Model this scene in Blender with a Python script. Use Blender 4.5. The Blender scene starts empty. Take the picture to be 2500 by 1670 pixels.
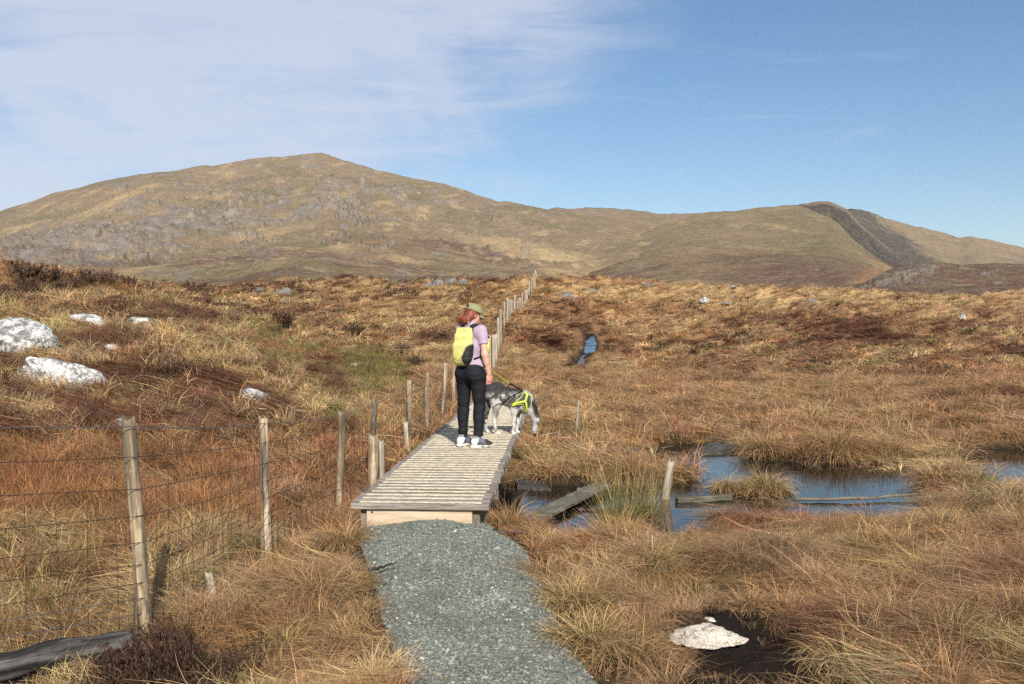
import bpy, math, random
import numpy as np
from mathutils import Vector, Matrix

# ------------------------------------------------------------------ scene, camera, light
scene = bpy.context.scene
R = math.radians
F_PX, CU, CV, HV = 2300.0, 1250.0, 835.0, 798.0      # photograph: focal length, centre and horizon row in its pixels
ZC = 1.96                                            # camera height above the pond water
PITCH = math.atan((CV - HV) / F_PX)

cam_d = bpy.data.cameras.new("camera")
cam = bpy.data.objects.new("camera", cam_d)
scene.collection.objects.link(cam)
cam.location = (0, 0, ZC)
cam.rotation_euler = (math.pi / 2 - PITCH, 0, 0)
cam_d.sensor_width = 36.0
cam_d.lens = 36.0 * F_PX / 2500.0
cam_d.clip_start = 0.1
cam_d.clip_end = 12000
scene.camera = cam

SUN_AZ = R(167.0)       # clockwise from +Y
SUN_EL = R(33.0)
sun_d = bpy.data.lights.new("sun", 'SUN')
sun_d.energy = 5.0
sun_d.angle = R(0.53)
sun_d.color = (1.0, 0.95, 0.87)
sun = bpy.data.objects.new("sun", sun_d)
scene.collection.objects.link(sun)
to_sun = Vector((math.sin(SUN_AZ) * math.cos(SUN_EL), math.cos(SUN_AZ) * math.cos(SUN_EL), math.sin(SUN_EL)))
sun.rotation_euler = to_sun.to_track_quat('Z', 'Y').to_euler()

scene.view_settings.view_transform = 'Standard'
scene.view_settings.look = 'None'
scene.view_settings.gamma = 1
scene.view_settings.exposure = 0.35
scene.view_settings.use_curve_mapping = False
scene.cycles.max_bounces = 4
scene.cycles.diffuse_bounces = 1
scene.cycles.glossy_bounces = 2
scene.cycles.transmission_bounces = 3
scene.cycles.transparent_max_bounces = 4
scene.cycles.volume_bounces = 0
scene.cycles.use_denoising = False
scene.cycles.use_adaptive_sampling = True
scene.cycles.adaptive_threshold = 0.02
scene.cycles.caustics_reflective = False
scene.cycles.caustics_refractive = False

# ------------------------------------------------------------------ node helpers
class NT:
    def __init__(s, tree):
        s.t = tree; s.n = tree.nodes; s.l = tree.links
    def new(s, typ, **kw):
        nd = s.n.new(typ)
        for k, v in kw.items():
            if k.startswith('i_'):
                key = k[2:]
                key = int(key) if key.isdigit() else key.replace('_', ' ')
                s.set(nd.inputs[key], v)
            else:
                setattr(nd, k, v)
        return nd
    def set(s, sock, v):
        if isinstance(v, bpy.types.NodeSocket):
            s.l.new(v, sock)
        else:
            if sock.type == 'RGBA' and len(v) == 3:
                v = (*v, 1)
            sock.default_value = v
    def math(s, op, a, b=None, c=None, clamp=False):
        nd = s.n.new('ShaderNodeMath'); nd.operation = op; nd.use_clamp = clamp
        for i, v in enumerate((a, b, c)):
            if v is not None: s.set(nd.inputs[i], v)
        return nd.outputs[0]
    def mix(s, f, a, b, mode='MIX'):
        nd = s.n.new('ShaderNodeMix'); nd.data_type = 'RGBA'; nd.blend_type = mode; nd.clamp_factor = True
        s.set(nd.inputs[0], f); s.set(nd.inputs[6], a); s.set(nd.inputs[7], b)
        return nd.outputs[2]
    def ramp(s, v, stops, interp='LINEAR'):
        nd = s.n.new('ShaderNodeValToRGB'); cr = nd.color_ramp; cr.interpolation = interp
        while len(cr.elements) < len(stops): cr.elements.new(0.5)
        for e, (p, c) in zip(cr.elements, stops):
            e.position = p
            e.color = (c, c, c, 1) if isinstance(c, (int, float)) else (*c, 1)
        s.set(nd.inputs[0], v)
        return nd.outputs[0]
    def noise(s, vec, scale, detail=4, rough=0.55, dist=0.0, out='Fac'):
        nd = s.n.new('ShaderNodeTexNoise')
        if vec is not None: s.l.new(vec, nd.inputs['Vector'])
        s.set(nd.inputs['Scale'], scale); s.set(nd.inputs['Detail'], detail)
        s.set(nd.inputs['Roughness'], rough); s.set(nd.inputs['Distortion'], dist)
        return nd.outputs[out]
    def voro(s, vec, scale, feature='F1', out='Distance', rnd=1.0):
        nd = s.n.new('ShaderNodeTexVoronoi'); nd.feature = feature
        if vec is not None: s.l.new(vec, nd.inputs['Vector'])
        s.set(nd.inputs['Scale'], scale); s.set(nd.inputs['Randomness'], rnd)
        return nd.outputs[out]
    def mapping(s, vec, scale=(1, 1, 1), rot=(0, 0, 0), loc=(0, 0, 0)):
        nd = s.n.new('ShaderNodeMapping')
        s.l.new(vec, nd.inputs[0])
        nd.inputs['Scale'].default_value = scale; nd.inputs['Rotation'].default_value = rot; nd.inputs['Location'].default_value = loc
        return nd.outputs[0]
    def attr(s, name, typ='GEOMETRY', out='Color'):
        nd = s.n.new('ShaderNodeAttribute'); nd.attribute_name = name; nd.attribute_type = typ
        return nd.outputs[out]
    def sep(s, v):
        nd = s.n.new('ShaderNodeSeparateXYZ'); s.l.new(v, nd.inputs[0]); return nd.outputs
    def bump(s, h, strength=0.5, dist=0.01):
        nd = s.n.new('ShaderNodeBump'); s.set(nd.inputs['Height'], h)
        nd.inputs['Strength'].default_value = strength; nd.inputs['Distance'].default_value = dist
        return nd.outputs[0]

def material(name):
    m = bpy.data.materials.new(name); m.use_nodes = True
    t = NT(m.node_tree)
    b = m.node_tree.nodes['Principled BSDF']
    return m, t, b

def plain(name, col, rough=0.7, spec=0.3, var=0.12, nscale=40.0, bump=0.0, metal=0.0):
    m, t, b = material(name)
    co = t.new('ShaderNodeTexCoord').outputs['Object']
    n = t.noise(co, nscale, 4)
    lo = tuple(c * (1 - var) for c in col); hi = tuple(min(1, c * (1 + var)) for c in col)
    t.set(b.inputs['Base Color'], t.mix(n, lo, hi))
    b.inputs['Roughness'].default_value = rough; b.inputs['Specular IOR Level'].default_value = spec
    b.inputs['Metallic'].default_value = metal
    if bump: t.set(b.inputs['Normal'], t.bump(n, bump, 0.01))
    return m

# ------------------------------------------------------------------ world: blue sky with thin high cloud
world = bpy.data.worlds.new("World"); scene.world = world
world.use_nodes = True
w = NT(world.node_tree)
bg = world.node_tree.nodes['Background']
sky = w.new('ShaderNodeTexSky'); sky.sky_type = 'NISHITA'; sky.sun_disc = False
sky.sun_elevation = SUN_EL; sky.sun_rotation = SUN_AZ
sky.altitude = 300; sky.air_density = 1.0; sky.dust_density = 0.9; sky.ozone_density = 2.0
dirv = w.new('ShaderNodeTexCoord').outputs['Generated']
sx, sy, sz = w.sep(dirv)[:3]
az = w.math('ARCTAN2', sx, sy)                                    # 0 ahead, + to the right
zz = w.math('ADD', w.math('MAXIMUM', sz, 0.0), 0.10)
cx = w.math('DIVIDE', sx, zz); cy = w.math('DIVIDE', sy, zz)
cmb = w.new('ShaderNodeCombineXYZ'); w.set(cmb.inputs[0], cx); w.set(cmb.inputs[1], cy)
pv = cmb.outputs[0]
edge = w.math('SUBTRACT', w.math('ADD', w.math('MULTIPLY', sz, 1.12), -0.150), az)   # > 0 on the cloudy side
big = w.noise(w.mapping(pv, (0.9, 0.55, 1), (0, 0, R(-24))), 1.0, 5, 0.55, 0.6)
fine = w.noise(w.mapping(pv, (0.9, 1.9, 1), (0, 0, R(-38))), 1.6, 7, 0.60, 1.2)
bank = w.math('MULTIPLY_ADD', edge, 4.2, w.math('MULTIPLY_ADD', w.math('SUBTRACT', big, 0.5), 2.6, w.math('MULTIPLY', w.math('SUBTRACT', fine, 0.5), 0.9)))
bankm = w.new('ShaderNodeMapRange', interpolation_type='SMOOTHSTEP', i_Value=bank, i_From_Min=-0.35, i_From_Max=1.1, i_To_Min=0.0, i_To_Max=1.0).outputs[0]
patch = w.new('ShaderNodeMapRange', interpolation_type='SMOOTHSTEP', i_Value=w.math('MULTIPLY_ADD', big, 0.75, w.math('MULTIPLY', fine, 0.5)), i_From_Min=0.40, i_From_Max=0.68, i_To_Min=0.34, i_To_Max=0.95).outputs[0]
wisps = w.new('ShaderNodeMapRange', interpolation_type='SMOOTHSTEP', i_Value=fine, i_From_Min=0.56, i_From_Max=0.85, i_To_Min=0.0, i_To_Max=0.30).outputs[0]
cover = w.math('MAXIMUM', w.math('MULTIPLY', w.math('MULTIPLY', bankm, patch), 0.84), wisps)
skycol = w.new('ShaderNodeHueSaturation', i_Saturation=1.16, i_Value=1.0, i_Color=sky.outputs[0]).outputs[0]
SKY_STRENGTH = 0.094
cloudcol = (5.5, 5.95, 7.0)
w.set(bg.inputs['Color'], w.mix(cover, skycol, cloudcol))
bg.inputs['Strength'].default_value = SKY_STRENGTH

# ------------------------------------------------------------------ geometry helpers
RNG = np.random.default_rng(7)

def px_dir(u, v):
    x = (u - CU) / F_PX; yv = (CV - v) / F_PX
    c, s = math.cos(PITCH), math.sin(PITCH)
    return np.array([x, c + s * yv, -s + c * yv])

def at_z(u, v, z):
    "point of a pixel's ray at height z"
    d = px_dir(u, v); t = (z - ZC) / d[2]
    return np.array([d[0] * t, d[1] * t, z])

def at_d(u, v, dist):
    "point of a pixel's ray at forward distance dist"
    d = px_dir(u, v); t = dist / d[1]
    return np.array([d[0] * t, dist, ZC + d[2] * t])

def to_px(P):
    "world points (N,3) to photograph pixels"
    P = np.asarray(P, float)
    c, s = math.cos(PITCH), math.sin(PITCH)
    z = P[:, 2] - ZC
    fwd = P[:, 1] * c - z * s
    up = P[:, 1] * s + z * c
    fwd = np.maximum(fwd, 1e-3)
    return CU + F_PX * P[:, 0] / fwd, CV - F_PX * up / fwd

def _hash(ix, iy, iz, seed):
    h = (ix.astype(np.int64) * 374761393 + iy.astype(np.int64) * 668265263 + iz.astype(np.int64) * 2147483647 + seed * 1274126177) & 0xFFFFFFFF
    h = ((h ^ (h >> 13)) * 1274126177) & 0xFFFFFFFF
    h = (h ^ (h >> 16)) & 0xFFFFFFFF
    return h

def pn2(x, y, seed=0):
    x = np.asarray(x, float); y = np.asarray(y, float)
    ix = np.floor(x); iy = np.floor(y); fx = x - ix; fy = y - iy
    ux = fx * fx * fx * (fx * (fx * 6 - 15) + 10); uy = fy * fy * fy * (fy * (fy * 6 - 15) + 10)
    def g(a, b):
        h = _hash(ix + a, iy + b, np.zeros_like(ix), seed) / 4294967296.0 * 2 * np.pi
        return np.cos(h) * (fx - a) + np.sin(h) * (fy - b)
    n00, n10, n01, n11 = g(0, 0), g(1, 0), g(0, 1), g(1, 1)
    return (n00 * (1 - ux) + n10 * ux) * (1 - uy) + (n01 * (1 - ux) + n11 * ux) * uy

def fbm2(x, y, octv=4, seed=0, gain=0.5, ridged=False):
    s = 0; a = 1; tot = 0
    for o in range(octv):
        n = pn2(x * 2 ** o + 17.3 * o, y * 2 ** o - 9.1 * o, seed + o) * 1.5
        s = s + a * ((1 - 2 * np.abs(n)) if ridged else n); tot += a; a *= gain
    return s / tot

def pn3(p, seed=0):
    i = np.floor(p); f = p - i
    u = f * f * (3 - 2 * f)
    s = 0
    for a in (0, 1):
        for b in (0, 1):
            for c in (0, 1):
                h = _hash(i[:, 0] + a, i[:, 1] + b, i[:, 2] + c, seed) / 4294967296.0
                wgt = (u[:, 0] if a else 1 - u[:, 0]) * (u[:, 1] if b else 1 - u[:, 1]) * (u[:, 2] if c else 1 - u[:, 2])
                s = s + h * wgt
    return s * 2 - 1

def fbm3(p, octv=4, seed=0, gain=0.5):
    s = 0; a = 1; tot = 0
    for o in range(octv):
        s = s + a * pn3(p * 2 ** o + 5.7 * o, seed + o); tot += a; a *= gain
    return s / tot

def sstep(a, b, x):
    t = np.clip((x - a) / (b - a), 0, 1); return t * t * (3 - 2 * t)

def poly_sd(px, py, poly):
    "signed distance to a polygon, negative inside"
    P = np.asarray(poly, float)[:, :2]
    d = np.full(np.shape(px), 1e18); inside = np.zeros(np.shape(px), bool)
    n = len(P)
    for i in range(n):
        ax, ay = P[i]; bx, by = P[(i + 1) % n]
        ex, ey = bx - ax, by - ay
        wx, wy = px - ax, py - ay
        t = np.clip((wx * ex + wy * ey) / (ex * ex + ey * ey + 1e-12), 0, 1)
        d = np.minimum(d, (wx - ex * t) ** 2 + (wy - ey * t) ** 2)
        cond = (ay > py) != (by > py)
        xi = ax + (py - ay) / (by - ay + 1e-12) * ex
        inside ^= cond & (px < xi)
    d = np.sqrt(d)
    return np.where(inside, -d, d)

def line_dist(px, py, pts):
    P = np.asarray(pts, float)[:, :2]
    d = np.full(np.shape(px), 1e18)
    for (ax, ay), (bx, by) in zip(P[:-1], P[1:]):
        ex, ey = bx - ax, by - ay
        t = np.clip(((px - ax) * ex + (py - ay) * ey) / (ex * ex + ey * ey + 1e-12), 0, 1)
        d = np.minimum(d, (px - ax - ex * t) ** 2 + (py - ay - ey * t) ** 2)
    return np.sqrt(d)

def mesh_np(name, verts, faces, smooth=True, attrs=None):
    "mesh from arrays; faces (M,4) or (M,3) or list"
    me = bpy.data.meshes.new(name)
    verts = np.asarray(verts, np.float32)
    if isinstance(faces, np.ndarray):
        k = faces.shape[1]; m = len(faces)
        me.vertices.add(len(verts)); me.vertices.foreach_set('co', verts.ravel())
        me.loops.add(m * k); me.loops.foreach_set('vertex_index', faces.astype(np.int32).ravel())
        me.polygons.add(m)
        me.polygons.foreach_set('loop_start', np.arange(0, m * k, k, dtype=np.int32))
        me.polygons.foreach_set('loop_total', np.full(m, k, dtype=np.int32))
        me.update(calc_edges=True)
    else:
        me.from_pydata([tuple(map(float, v)) for v in verts], [], faces)
        me.update()
    if smooth: me.polygons.foreach_set('use_smooth', np.ones(len(me.polygons), bool))
    for an, (typ, val) in (attrs or {}).items():
        a = me.attributes.new(an, typ, 'POINT')
        val = np.asarray(val, np.float32)
        if typ == 'FLOAT_COLOR':
            if val.shape[1] == 3: val = np.hstack([val, np.ones((len(val), 1), np.float32)])
            a.data.foreach_set('color', val.ravel())
        elif typ == 'FLOAT': a.data.foreach_set('value', val.ravel())
        elif typ == 'FLOAT_VECTOR': a.data.foreach_set('vector', val.ravel())
    me.validate()
    return me

COL = scene.collection
def link(name, me, mat=None, parent=None, loc=None, rot=None):
    o = bpy.data.objects.new(name, me); COL.objects.link(o)
    if mat is not None and me is not None and not me.materials: me.materials.append(mat)
    if parent is not None: o.parent = parent
    if loc is not None: o.location = [float(c) for c in loc]
    if rot is not None: o.rotation_euler = [float(c) for c in rot]
    return o
def tag(o, label, cat, group=None):
    o['label'] = label; o['category'] = cat
    if group: o['group'] = group
    return o
def empty(name, loc, rotz=0.0):
    o = bpy.data.objects.new(name, None); COL.objects.link(o)
    o.location = [float(c) for c in loc]; o.rotation_euler = (0, 0, rotz); o.empty_display_size = 0.2
    return o
def struct(o, label=None):
    o['kind'] = 'structure'
    if label: o['label'] = label
    return o
def stuff(o, label=None, cat=None):
    o['kind'] = 'stuff'
    if label: o['label'] = label
    if cat: o['category'] = cat
    return o

def grid_faces(nu, nv):
    i = np.arange(nu - 1)[:, None]; j = np.arange(nv - 1)[None, :]
    a = i * nv + j
    return np.stack([a, a + nv, a + nv + 1, a + 1], -1).reshape(-1, 4)

def box_mesh(name, sx, sy, sz, bev=0.004, jit=0.0, seed=0, segx=1, segy=1):
    "box centred on the origin with chamfered long edges; optional wobble along its length"
    r = np.random.default_rng(seed)
    n = max(2, segx + 1)
    xs = np.linspace(-sx / 2, sx / 2, n)
    b = min(bev, sy / 3, sz / 3)
    prof = np.array([(-sy / 2 + b, -sz / 2), (sy / 2 - b, -sz / 2), (sy / 2, -sz / 2 + b), (sy / 2, sz / 2 - b),
                     (sy / 2 - b, sz / 2), (-sy / 2 + b, sz / 2), (-sy / 2, sz / 2 - b), (-sy / 2, -sz / 2 + b)])
    V = []
    for x in xs:
        p = prof + (r.normal(0, jit, prof.shape) if jit else 0)
        V += [(x + (r.normal(0, jit) if jit else 0), y, z) for y, z in p]
    Fs = []
    for i in range(n - 1):
        for k in range(8):
            a = i * 8 + k; c = i * 8 + (k + 1) % 8
            Fs.append((a, a + 8, c + 8, c))
    Fs.append(tuple(range(7, -1, -1))[::-1]); Fs.append(tuple((n - 1) * 8 + k for k in range(7, -1, -1)))
    return mesh_np(name, V, Fs, smooth=False)

def tube_mesh(name, pts, rad, seg=6, smooth=True):
    P = np.asarray(pts, float); n = len(P)
    rad = np.broadcast_to(np.asarray(rad, float), (n,))
    T = np.gradient(P, axis=0); T /= np.linalg.norm(T, axis=1)[:, None] + 1e-9
    ref = np.array([0, 0, 1.0]) if abs(T[0, 2]) < 0.9 else np.array([1.0, 0, 0])
    V = []
    for i in range(n):
        a = np.cross(T[i], ref); a /= np.linalg.norm(a) + 1e-9
        b = np.cross(a, T[i])
        for k in range(seg):
            th = 2 * math.pi * k / seg
            V.append(P[i] + rad[i] * (math.cos(th) * a + math.sin(th) * b))
    Fs = []
    for i in range(n - 1):
        for k in range(seg):
            a = i * seg + k; c = i * seg + (k + 1) % seg
            Fs.append((a, c, c + seg, a + seg))
    Fs.append(tuple(range(seg))[::-1]); Fs.append(tuple((n - 1) * seg + k for k in range(seg)))
    return mesh_np(name, V, Fs, smooth=smooth)

def strap_mesh(name, pts, width, thick, updir):
    "flat band along a polyline; updir = outward normal per point"
    P = np.asarray(pts, float); n = len(P)
    T = np.gradient(P, axis=0); T /= np.linalg.norm(T, axis=1)[:, None] + 1e-9
    V = []
    for i in range(n):
        up = np.asarray(updir[i] if np.ndim(updir) == 2 else updir, float); up = up - T[i] * np.dot(up, T[i]); up /= np.linalg.norm(up) + 1e-9
        sd = np.cross(T[i], up)
        for a, b in ((-1, -1), (1, -1), (1, 1), (-1, 1)):
            V.append(P[i] + sd * a * width / 2 + up * b * thick / 2)
    Fs = []
    for i in range(n - 1):
        for k in range(4):
            a = i * 4 + k; c = i * 4 + (k + 1) % 4
            Fs.append((a, c, c + 4, a + 4))
    Fs.append((3, 2, 1, 0)); Fs.append(tuple((n - 1) * 4 + k for k in range(4)))
    return mesh_np(name, V, Fs, smooth=False)
# ------------------------------------------------------------------ layout of the ground
DECK_Z = 0.55
DECK_YAW = math.atan(122.0 / F_PX)
DECK_W, DECK_PITCH, N_BOARDS = 1.11, 0.16, 66
_l = at_z(853, 1230, DECK_Z); _r = at_z(1193.5, 1230, DECK_Z)
DECK_O = (_l + _r) / 2
DD = np.array([math.sin(DECK_YAW), math.cos(DECK_YAW)]); DR = np.array([DD[1], -DD[0]])
def deck_local(x, y):
    dx, dy = x - DECK_O[0], y - DECK_O[1]
    return dx * DR[0] + dy * DR[1], dx * DD[0] + dy * DD[1]
def deck_pt(lx, ly, z=DECK_Z):
    return np.array([DECK_O[0] + lx * DR[0] + ly * DD[0], DECK_O[1] + lx * DR[1] + ly * DD[1], z])

POND_PX = [(1120, 1170), (1262, 1184), (1400, 1186), (1500, 1184), (1575, 1150), (1600, 1122), (1590, 1104), (1660, 1084), (1800, 1080), (1850, 1118),
           (1950, 1128), (2100, 1130), (2190, 1132), (2255, 1160), (2240, 1195), (2200, 1208), (2260, 1222), (2240, 1258), (2140, 1262),
           (2040, 1258), (1985, 1290), (1900, 1280), (1830, 1284), (1770, 1312), (1690, 1318), (1640, 1350), (1560, 1368), (1500, 1356), (1400, 1342), (1330, 1316), (1270, 1272), (1215, 1258), (1150, 1240)]
POND = np.array([at_z(u, v, 0.0)[:2] for u, v in POND_PX])
POND2 = np.array([at_z(u, v, 0.0)[:2] for u, v in [(2350, 1112), (2420, 1096), (2560, 1096), (2640, 1140), (2600, 1204), (2460, 1208), (2420, 1176), (2360, 1150)]])
ISLANDS = [(at_z(1865, 1203, 0)[:2], 0.36), (at_z(1655, 1166, 0)[:2], 0.22), (at_z(1775, 1200, 0)[:2], 0.2), (at_z(1870, 1280, 0)[:2], 0.38), (at_z(1790, 1272, 0)[:2], 0.26), (at_z(1545, 1272, 0)[:2], 0.30), (at_z(1760, 1093, 0)[:2], 0.42)]
PATH_Z = [(7.7, .345), (7.0, .345), (6.0, .33), (4.5, .30), (3.0, .28), (0.5, .27)]
PATH_PX_L = [(866, 1283), (872, 1300), (893, 1372), (918, 1450), (935, 1540), (962, 1600), (1015, 1690)]
PATH_PX_R = [(1500, 1690), (1410, 1570), (1372, 1500), (1350, 1440), (1310, 1380), (1290, 1330), (1258, 1306), (1196, 1284)]
def path_z(y): return np.interp(y, [p[0] for p in PATH_Z][::-1], [p[1] for p in PATH_Z][::-1])
def on_path(u, v):
    z = .33
    for _ in range(4):
        p = at_z(u, v, z); z = float(path_z(p[1]))
    return at_z(u, v, z)[:2]
_pl = [on_path(u, v) for u, v in PATH_PX_L]; _pr = [on_path(u, v) for u, v in PATH_PX_R]
PATH = np.array([np.array([-1.22, 7.80])] + _pl + [np.array([-.35, 2.2]), np.array([-.5, .6]), np.array([.9, .6]), np.array([.75, 2.2])] + _pr + [np.array([-.16, 7.80])])
STREAM = np.array([at_d(u, v, d)[:2] for u, v, d in [(1398, 905, 33.5), (1410, 893, 36), (1425, 880, 38.5), (1439, 868, 41), (1443, 850, 44.5), (1438, 830, 48.5)]])
PEAT_PX = [(1650, 1520), (1740, 1488), (1900, 1490), (2010, 1550), (2090, 1600), (2110, 1720), (1700, 1720), (1690, 1620), (1740, 1590)]

CP = []
def cz(u, v, z): CP.append(at_z(u, v, z))
def cd(u, v, d): CP.append(at_d(u, v, d))
for a in [(1250, 1670, .30), (1900, 1670, .28), (2500, 1670, .30), (700, 1670, .27), (0, 1670, .32), (335, 1575, .235), (560, 1500, .23), (760, 1400, .17), (648, 1385, .13), (820, 1280, .05), (700, 1300, .07),
          (1600, 1500, .24), (2100, 1450, .22), (2500, 1450, .28), (1430, 1420, .24), (1800, 1370, .13), (2200, 1340, .14), (2500, 1300, .18), (1300, 1310, .16),
          (2330, 1250, .08), (2500, 1210, .10), (1330, 1090, .06), (1500, 1085, .07), (1700, 1060, .08), (1950, 1060, .10), (2200, 1085, .10), (2500, 1060, .14),
          (1400, 1010, .10), (1800, 990, .14), (2200, 980, .18), (2500, 980, .25), (1060, 1200, .03), (1150, 1080, .05)]: cz(*a)
for a in [(1400, 925, 30), (1800, 905, 36), (2300, 905, 36), (2600, 905, 36), (1500, 850, 45), (2000, 842, 48), (2450, 832, 48), (1500, 780, 62), (2000, 782, 65), (2480, 782, 65), (1500, 730, 86), (1800, 735, 88), (2200, 740, 90), (2500, 742, 90),
          (1400, 691, 108), (1600, 695, 108), (1800, 701, 108), (2050, 716, 108), (2500, 719, 108), (3000, 722, 108),
          (1110, 992, 20.9), (1208, 901, 31), (1217, 862, 35.5), (1223, 834, 39), (1234, 790, 46), (1264, 786, 49), (1288, 749, 62), (1298, 722, 72), (1303, 702, 85), (1313, 696, 102),
          (1001, 1090, 13.9), (1043, 1068, 16.2), (1080, 1022, 18.5), (905, 1195, 11.3),
          (900, 1005, 19), (900, 935, 24), (900, 875, 32), (900, 805, 45), (900, 745, 65), (900, 712, 88), (900, 695, 105), (700, 693, 105), (500, 703, 92),
          (700, 1003, 16), (700, 935, 19), (700, 865, 25), (700, 795, 38), (700, 743, 55), (600, 985, 15), (450, 1065, 12), (300, 1055, 12), (180, 945, 15), (60, 872, 18), (220, 778, 23), (400, 788, 24), (500, 860, 20), (500, 745, 40),
          (0, 650, 33), (120, 674, 34), (250, 698, 35), (350, 703, 40), (430, 707, 50), (0, 1110, 9), (0, 1260, 7), (150, 1210, 8), (450, 1210, 8.5), (0, 1460, 5.4),
          (-600, 1000, 8), (-600, 640, 24), (-700, 1500, 4.2), (0, 740, 24), (3000, 1000, 20), (3100, 1500, 4.6)]: cd(*a)
for u, d, z in [(-600, 60, 4), (0, 58, 2.6), (250, 60, 2.4), (-600, 160, 0), (200, 160, -1), (700, 160, 0), (1200, 160, 1), (1700, 160, 0), (2200, 160, 0), (2800, 160, 0), (-600, 110, 2), (300, 110, 4.5)]:
    CP.append(np.array([(u - CU) / F_PX * d, d, z]))
for p in [(-6, 3, .5), (6, 3, .35), (0, 1.5, .27), (-3, 1, .35), (3, 1, .3), (0, .5, .27)]: CP.append(np.array(p, float))
CP = np.array(CP)

def _warp(x, y):
    d = np.maximum(np.hypot(x, y), .3)
    return np.arctan2(x, np.maximum(y, 1e-3)) * 2.2, np.log(d)
def _k(r2): return .5 * r2 * np.log(r2 + 1e-9)
_cx, _cy = _warp(CP[:, 0], CP[:, 1])
_A = _k((_cx[:, None] - _cx) ** 2 + (_cy[:, None] - _cy) ** 2) + np.eye(len(CP)) * 0.004
_P = np.stack([np.ones_like(_cx), _cx, _cy], 1)
# relative weight: heights are fitted divided by distance so that near and far get equal care
_rel = (CP[:, 2] - .2) / np.hypot(CP[:, 0], CP[:, 1])
_M = np.block([[_A, _P], [_P.T, np.zeros((3, 3))]])
_W = np.linalg.solve(_M, np.concatenate([_rel, np.zeros(3)]))
def base_z(x, y):
    x = np.asarray(x, float).ravel(); y = np.asarray(y, float).ravel()
    out = np.empty_like(x)
    for s in range(0, len(x), 60000):
        wx, wy = _warp(x[s:s + 60000], y[s:s + 60000])
        K = _k((wx[:, None] - _cx) ** 2 + (wy[:, None] - _cy) ** 2)
        out[s:s + 60000] = K @ _W[:len(CP)] + _W[-3] + _W[-2] * wx + _W[-1] * wy
    return out * np.hypot(x, y) + .2

def masks(x, y):
    pond = np.minimum(poly_sd(x, y, POND), poly_sd(x, y, POND2))
    isl = np.full(x.shape, 1e9)
    for c, r in ISLANDS:
        isl = np.minimum(isl, np.hypot(x - c[0], y - c[1]) - r)
    path = poly_sd(x, y, PATH)
    lx, ly = deck_local(x, y)
    L = N_BOARDS * DECK_PITCH
    deck = np.maximum(np.abs(lx) - DECK_W / 2, np.abs(ly - L / 2) - L / 2)
    strm = line_dist(x, y, STREAM)
    return pond, isl, path, deck, strm

def clump(x, y): return fbm2(x / .75, y / .75, 2, 9)
def ground_z(x, y, full=False):
    x = np.asarray(x, float).ravel(); y = np.asarray(y, float).ravel()
    d = np.hypot(x, y)
    z = base_z(x, y)
    pond, isl, path, deck, strm = masks(x, y)
    amp = sstep(-.05, .7, np.minimum(path, deck)) * (1 + 1.2 * sstep(10, 60, d))
    hum = .10 * fbm2(x / 1.6, y / 1.6, 2, 3) + .17 * sstep(-.25, .30, clump(x, y)) - .08
    hum = hum + sstep(25, 70, d) * .34 * fbm2(x / 7, y / 7, 3, 21) + sstep(30, 80, d) * .22 * fbm2(x / 2.2, y / 2.6, 2, 31) + sstep(70, 100, d) * .7 * fbm2(x / 11, y / 14, 3, 37)
    hum = hum + (d < 12) * .035 * fbm2(x / .16, y / .16, 2, 47) * (x > .2)
    z = z + amp * (hum - .03)
    # pond bed and banks
    wob = .10 * fbm2(x / .35, y / .35, 3, 41)
    bank = pond + wob
    z = np.where(bank < .45, np.minimum(z, .05 + .30 * np.maximum(bank, 0) + .02), z)
    bed = -.22 * sstep(0.04, -.35, bank)
    z = np.where(bank < .04, np.minimum(z, .02) + bed, np.maximum(z, .022))
    ib = isl + wob * .8
    z = np.maximum(z, np.where(ib < .12, .10 * sstep(.12, -.12, ib) - .05, -9))
    # path bed and ground beneath the boardwalk
    k = sstep(.35, -.02, path)
    z = z * (1 - k) + (path_z(y) - .05) * k
    k2 = sstep(.12, -.05, deck) * (y > 7.9)
    z = np.where(k2 > 0, np.minimum(z, z * (1 - k2) + .08 * k2), z)
    z = z - .16 * sstep(.55, .1, strm)
    if full: return z, pond, isl, path, deck, strm
    return z
def gz1(x, y): return float(ground_z(np.array([x]), np.array([y]))[0])
def hit(u, v, d0=3.0, d1=125.0, n=1500):
    "where a pixel's ray first meets the ground"
    ds = np.exp(np.linspace(math.log(d0), math.log(d1), n))
    dr = px_dir(u, v)
    P = dr[None, :] / dr[1] * ds[:, None]; P[:, 2] += ZC
    g = ground_z(P[:, 0], P[:, 1])
    k = np.nonzero(P[:, 2] < g)[0]
    i = k[0] if len(k) else n - 1
    return np.array([P[i, 0], P[i, 1], g[i]])

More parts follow.
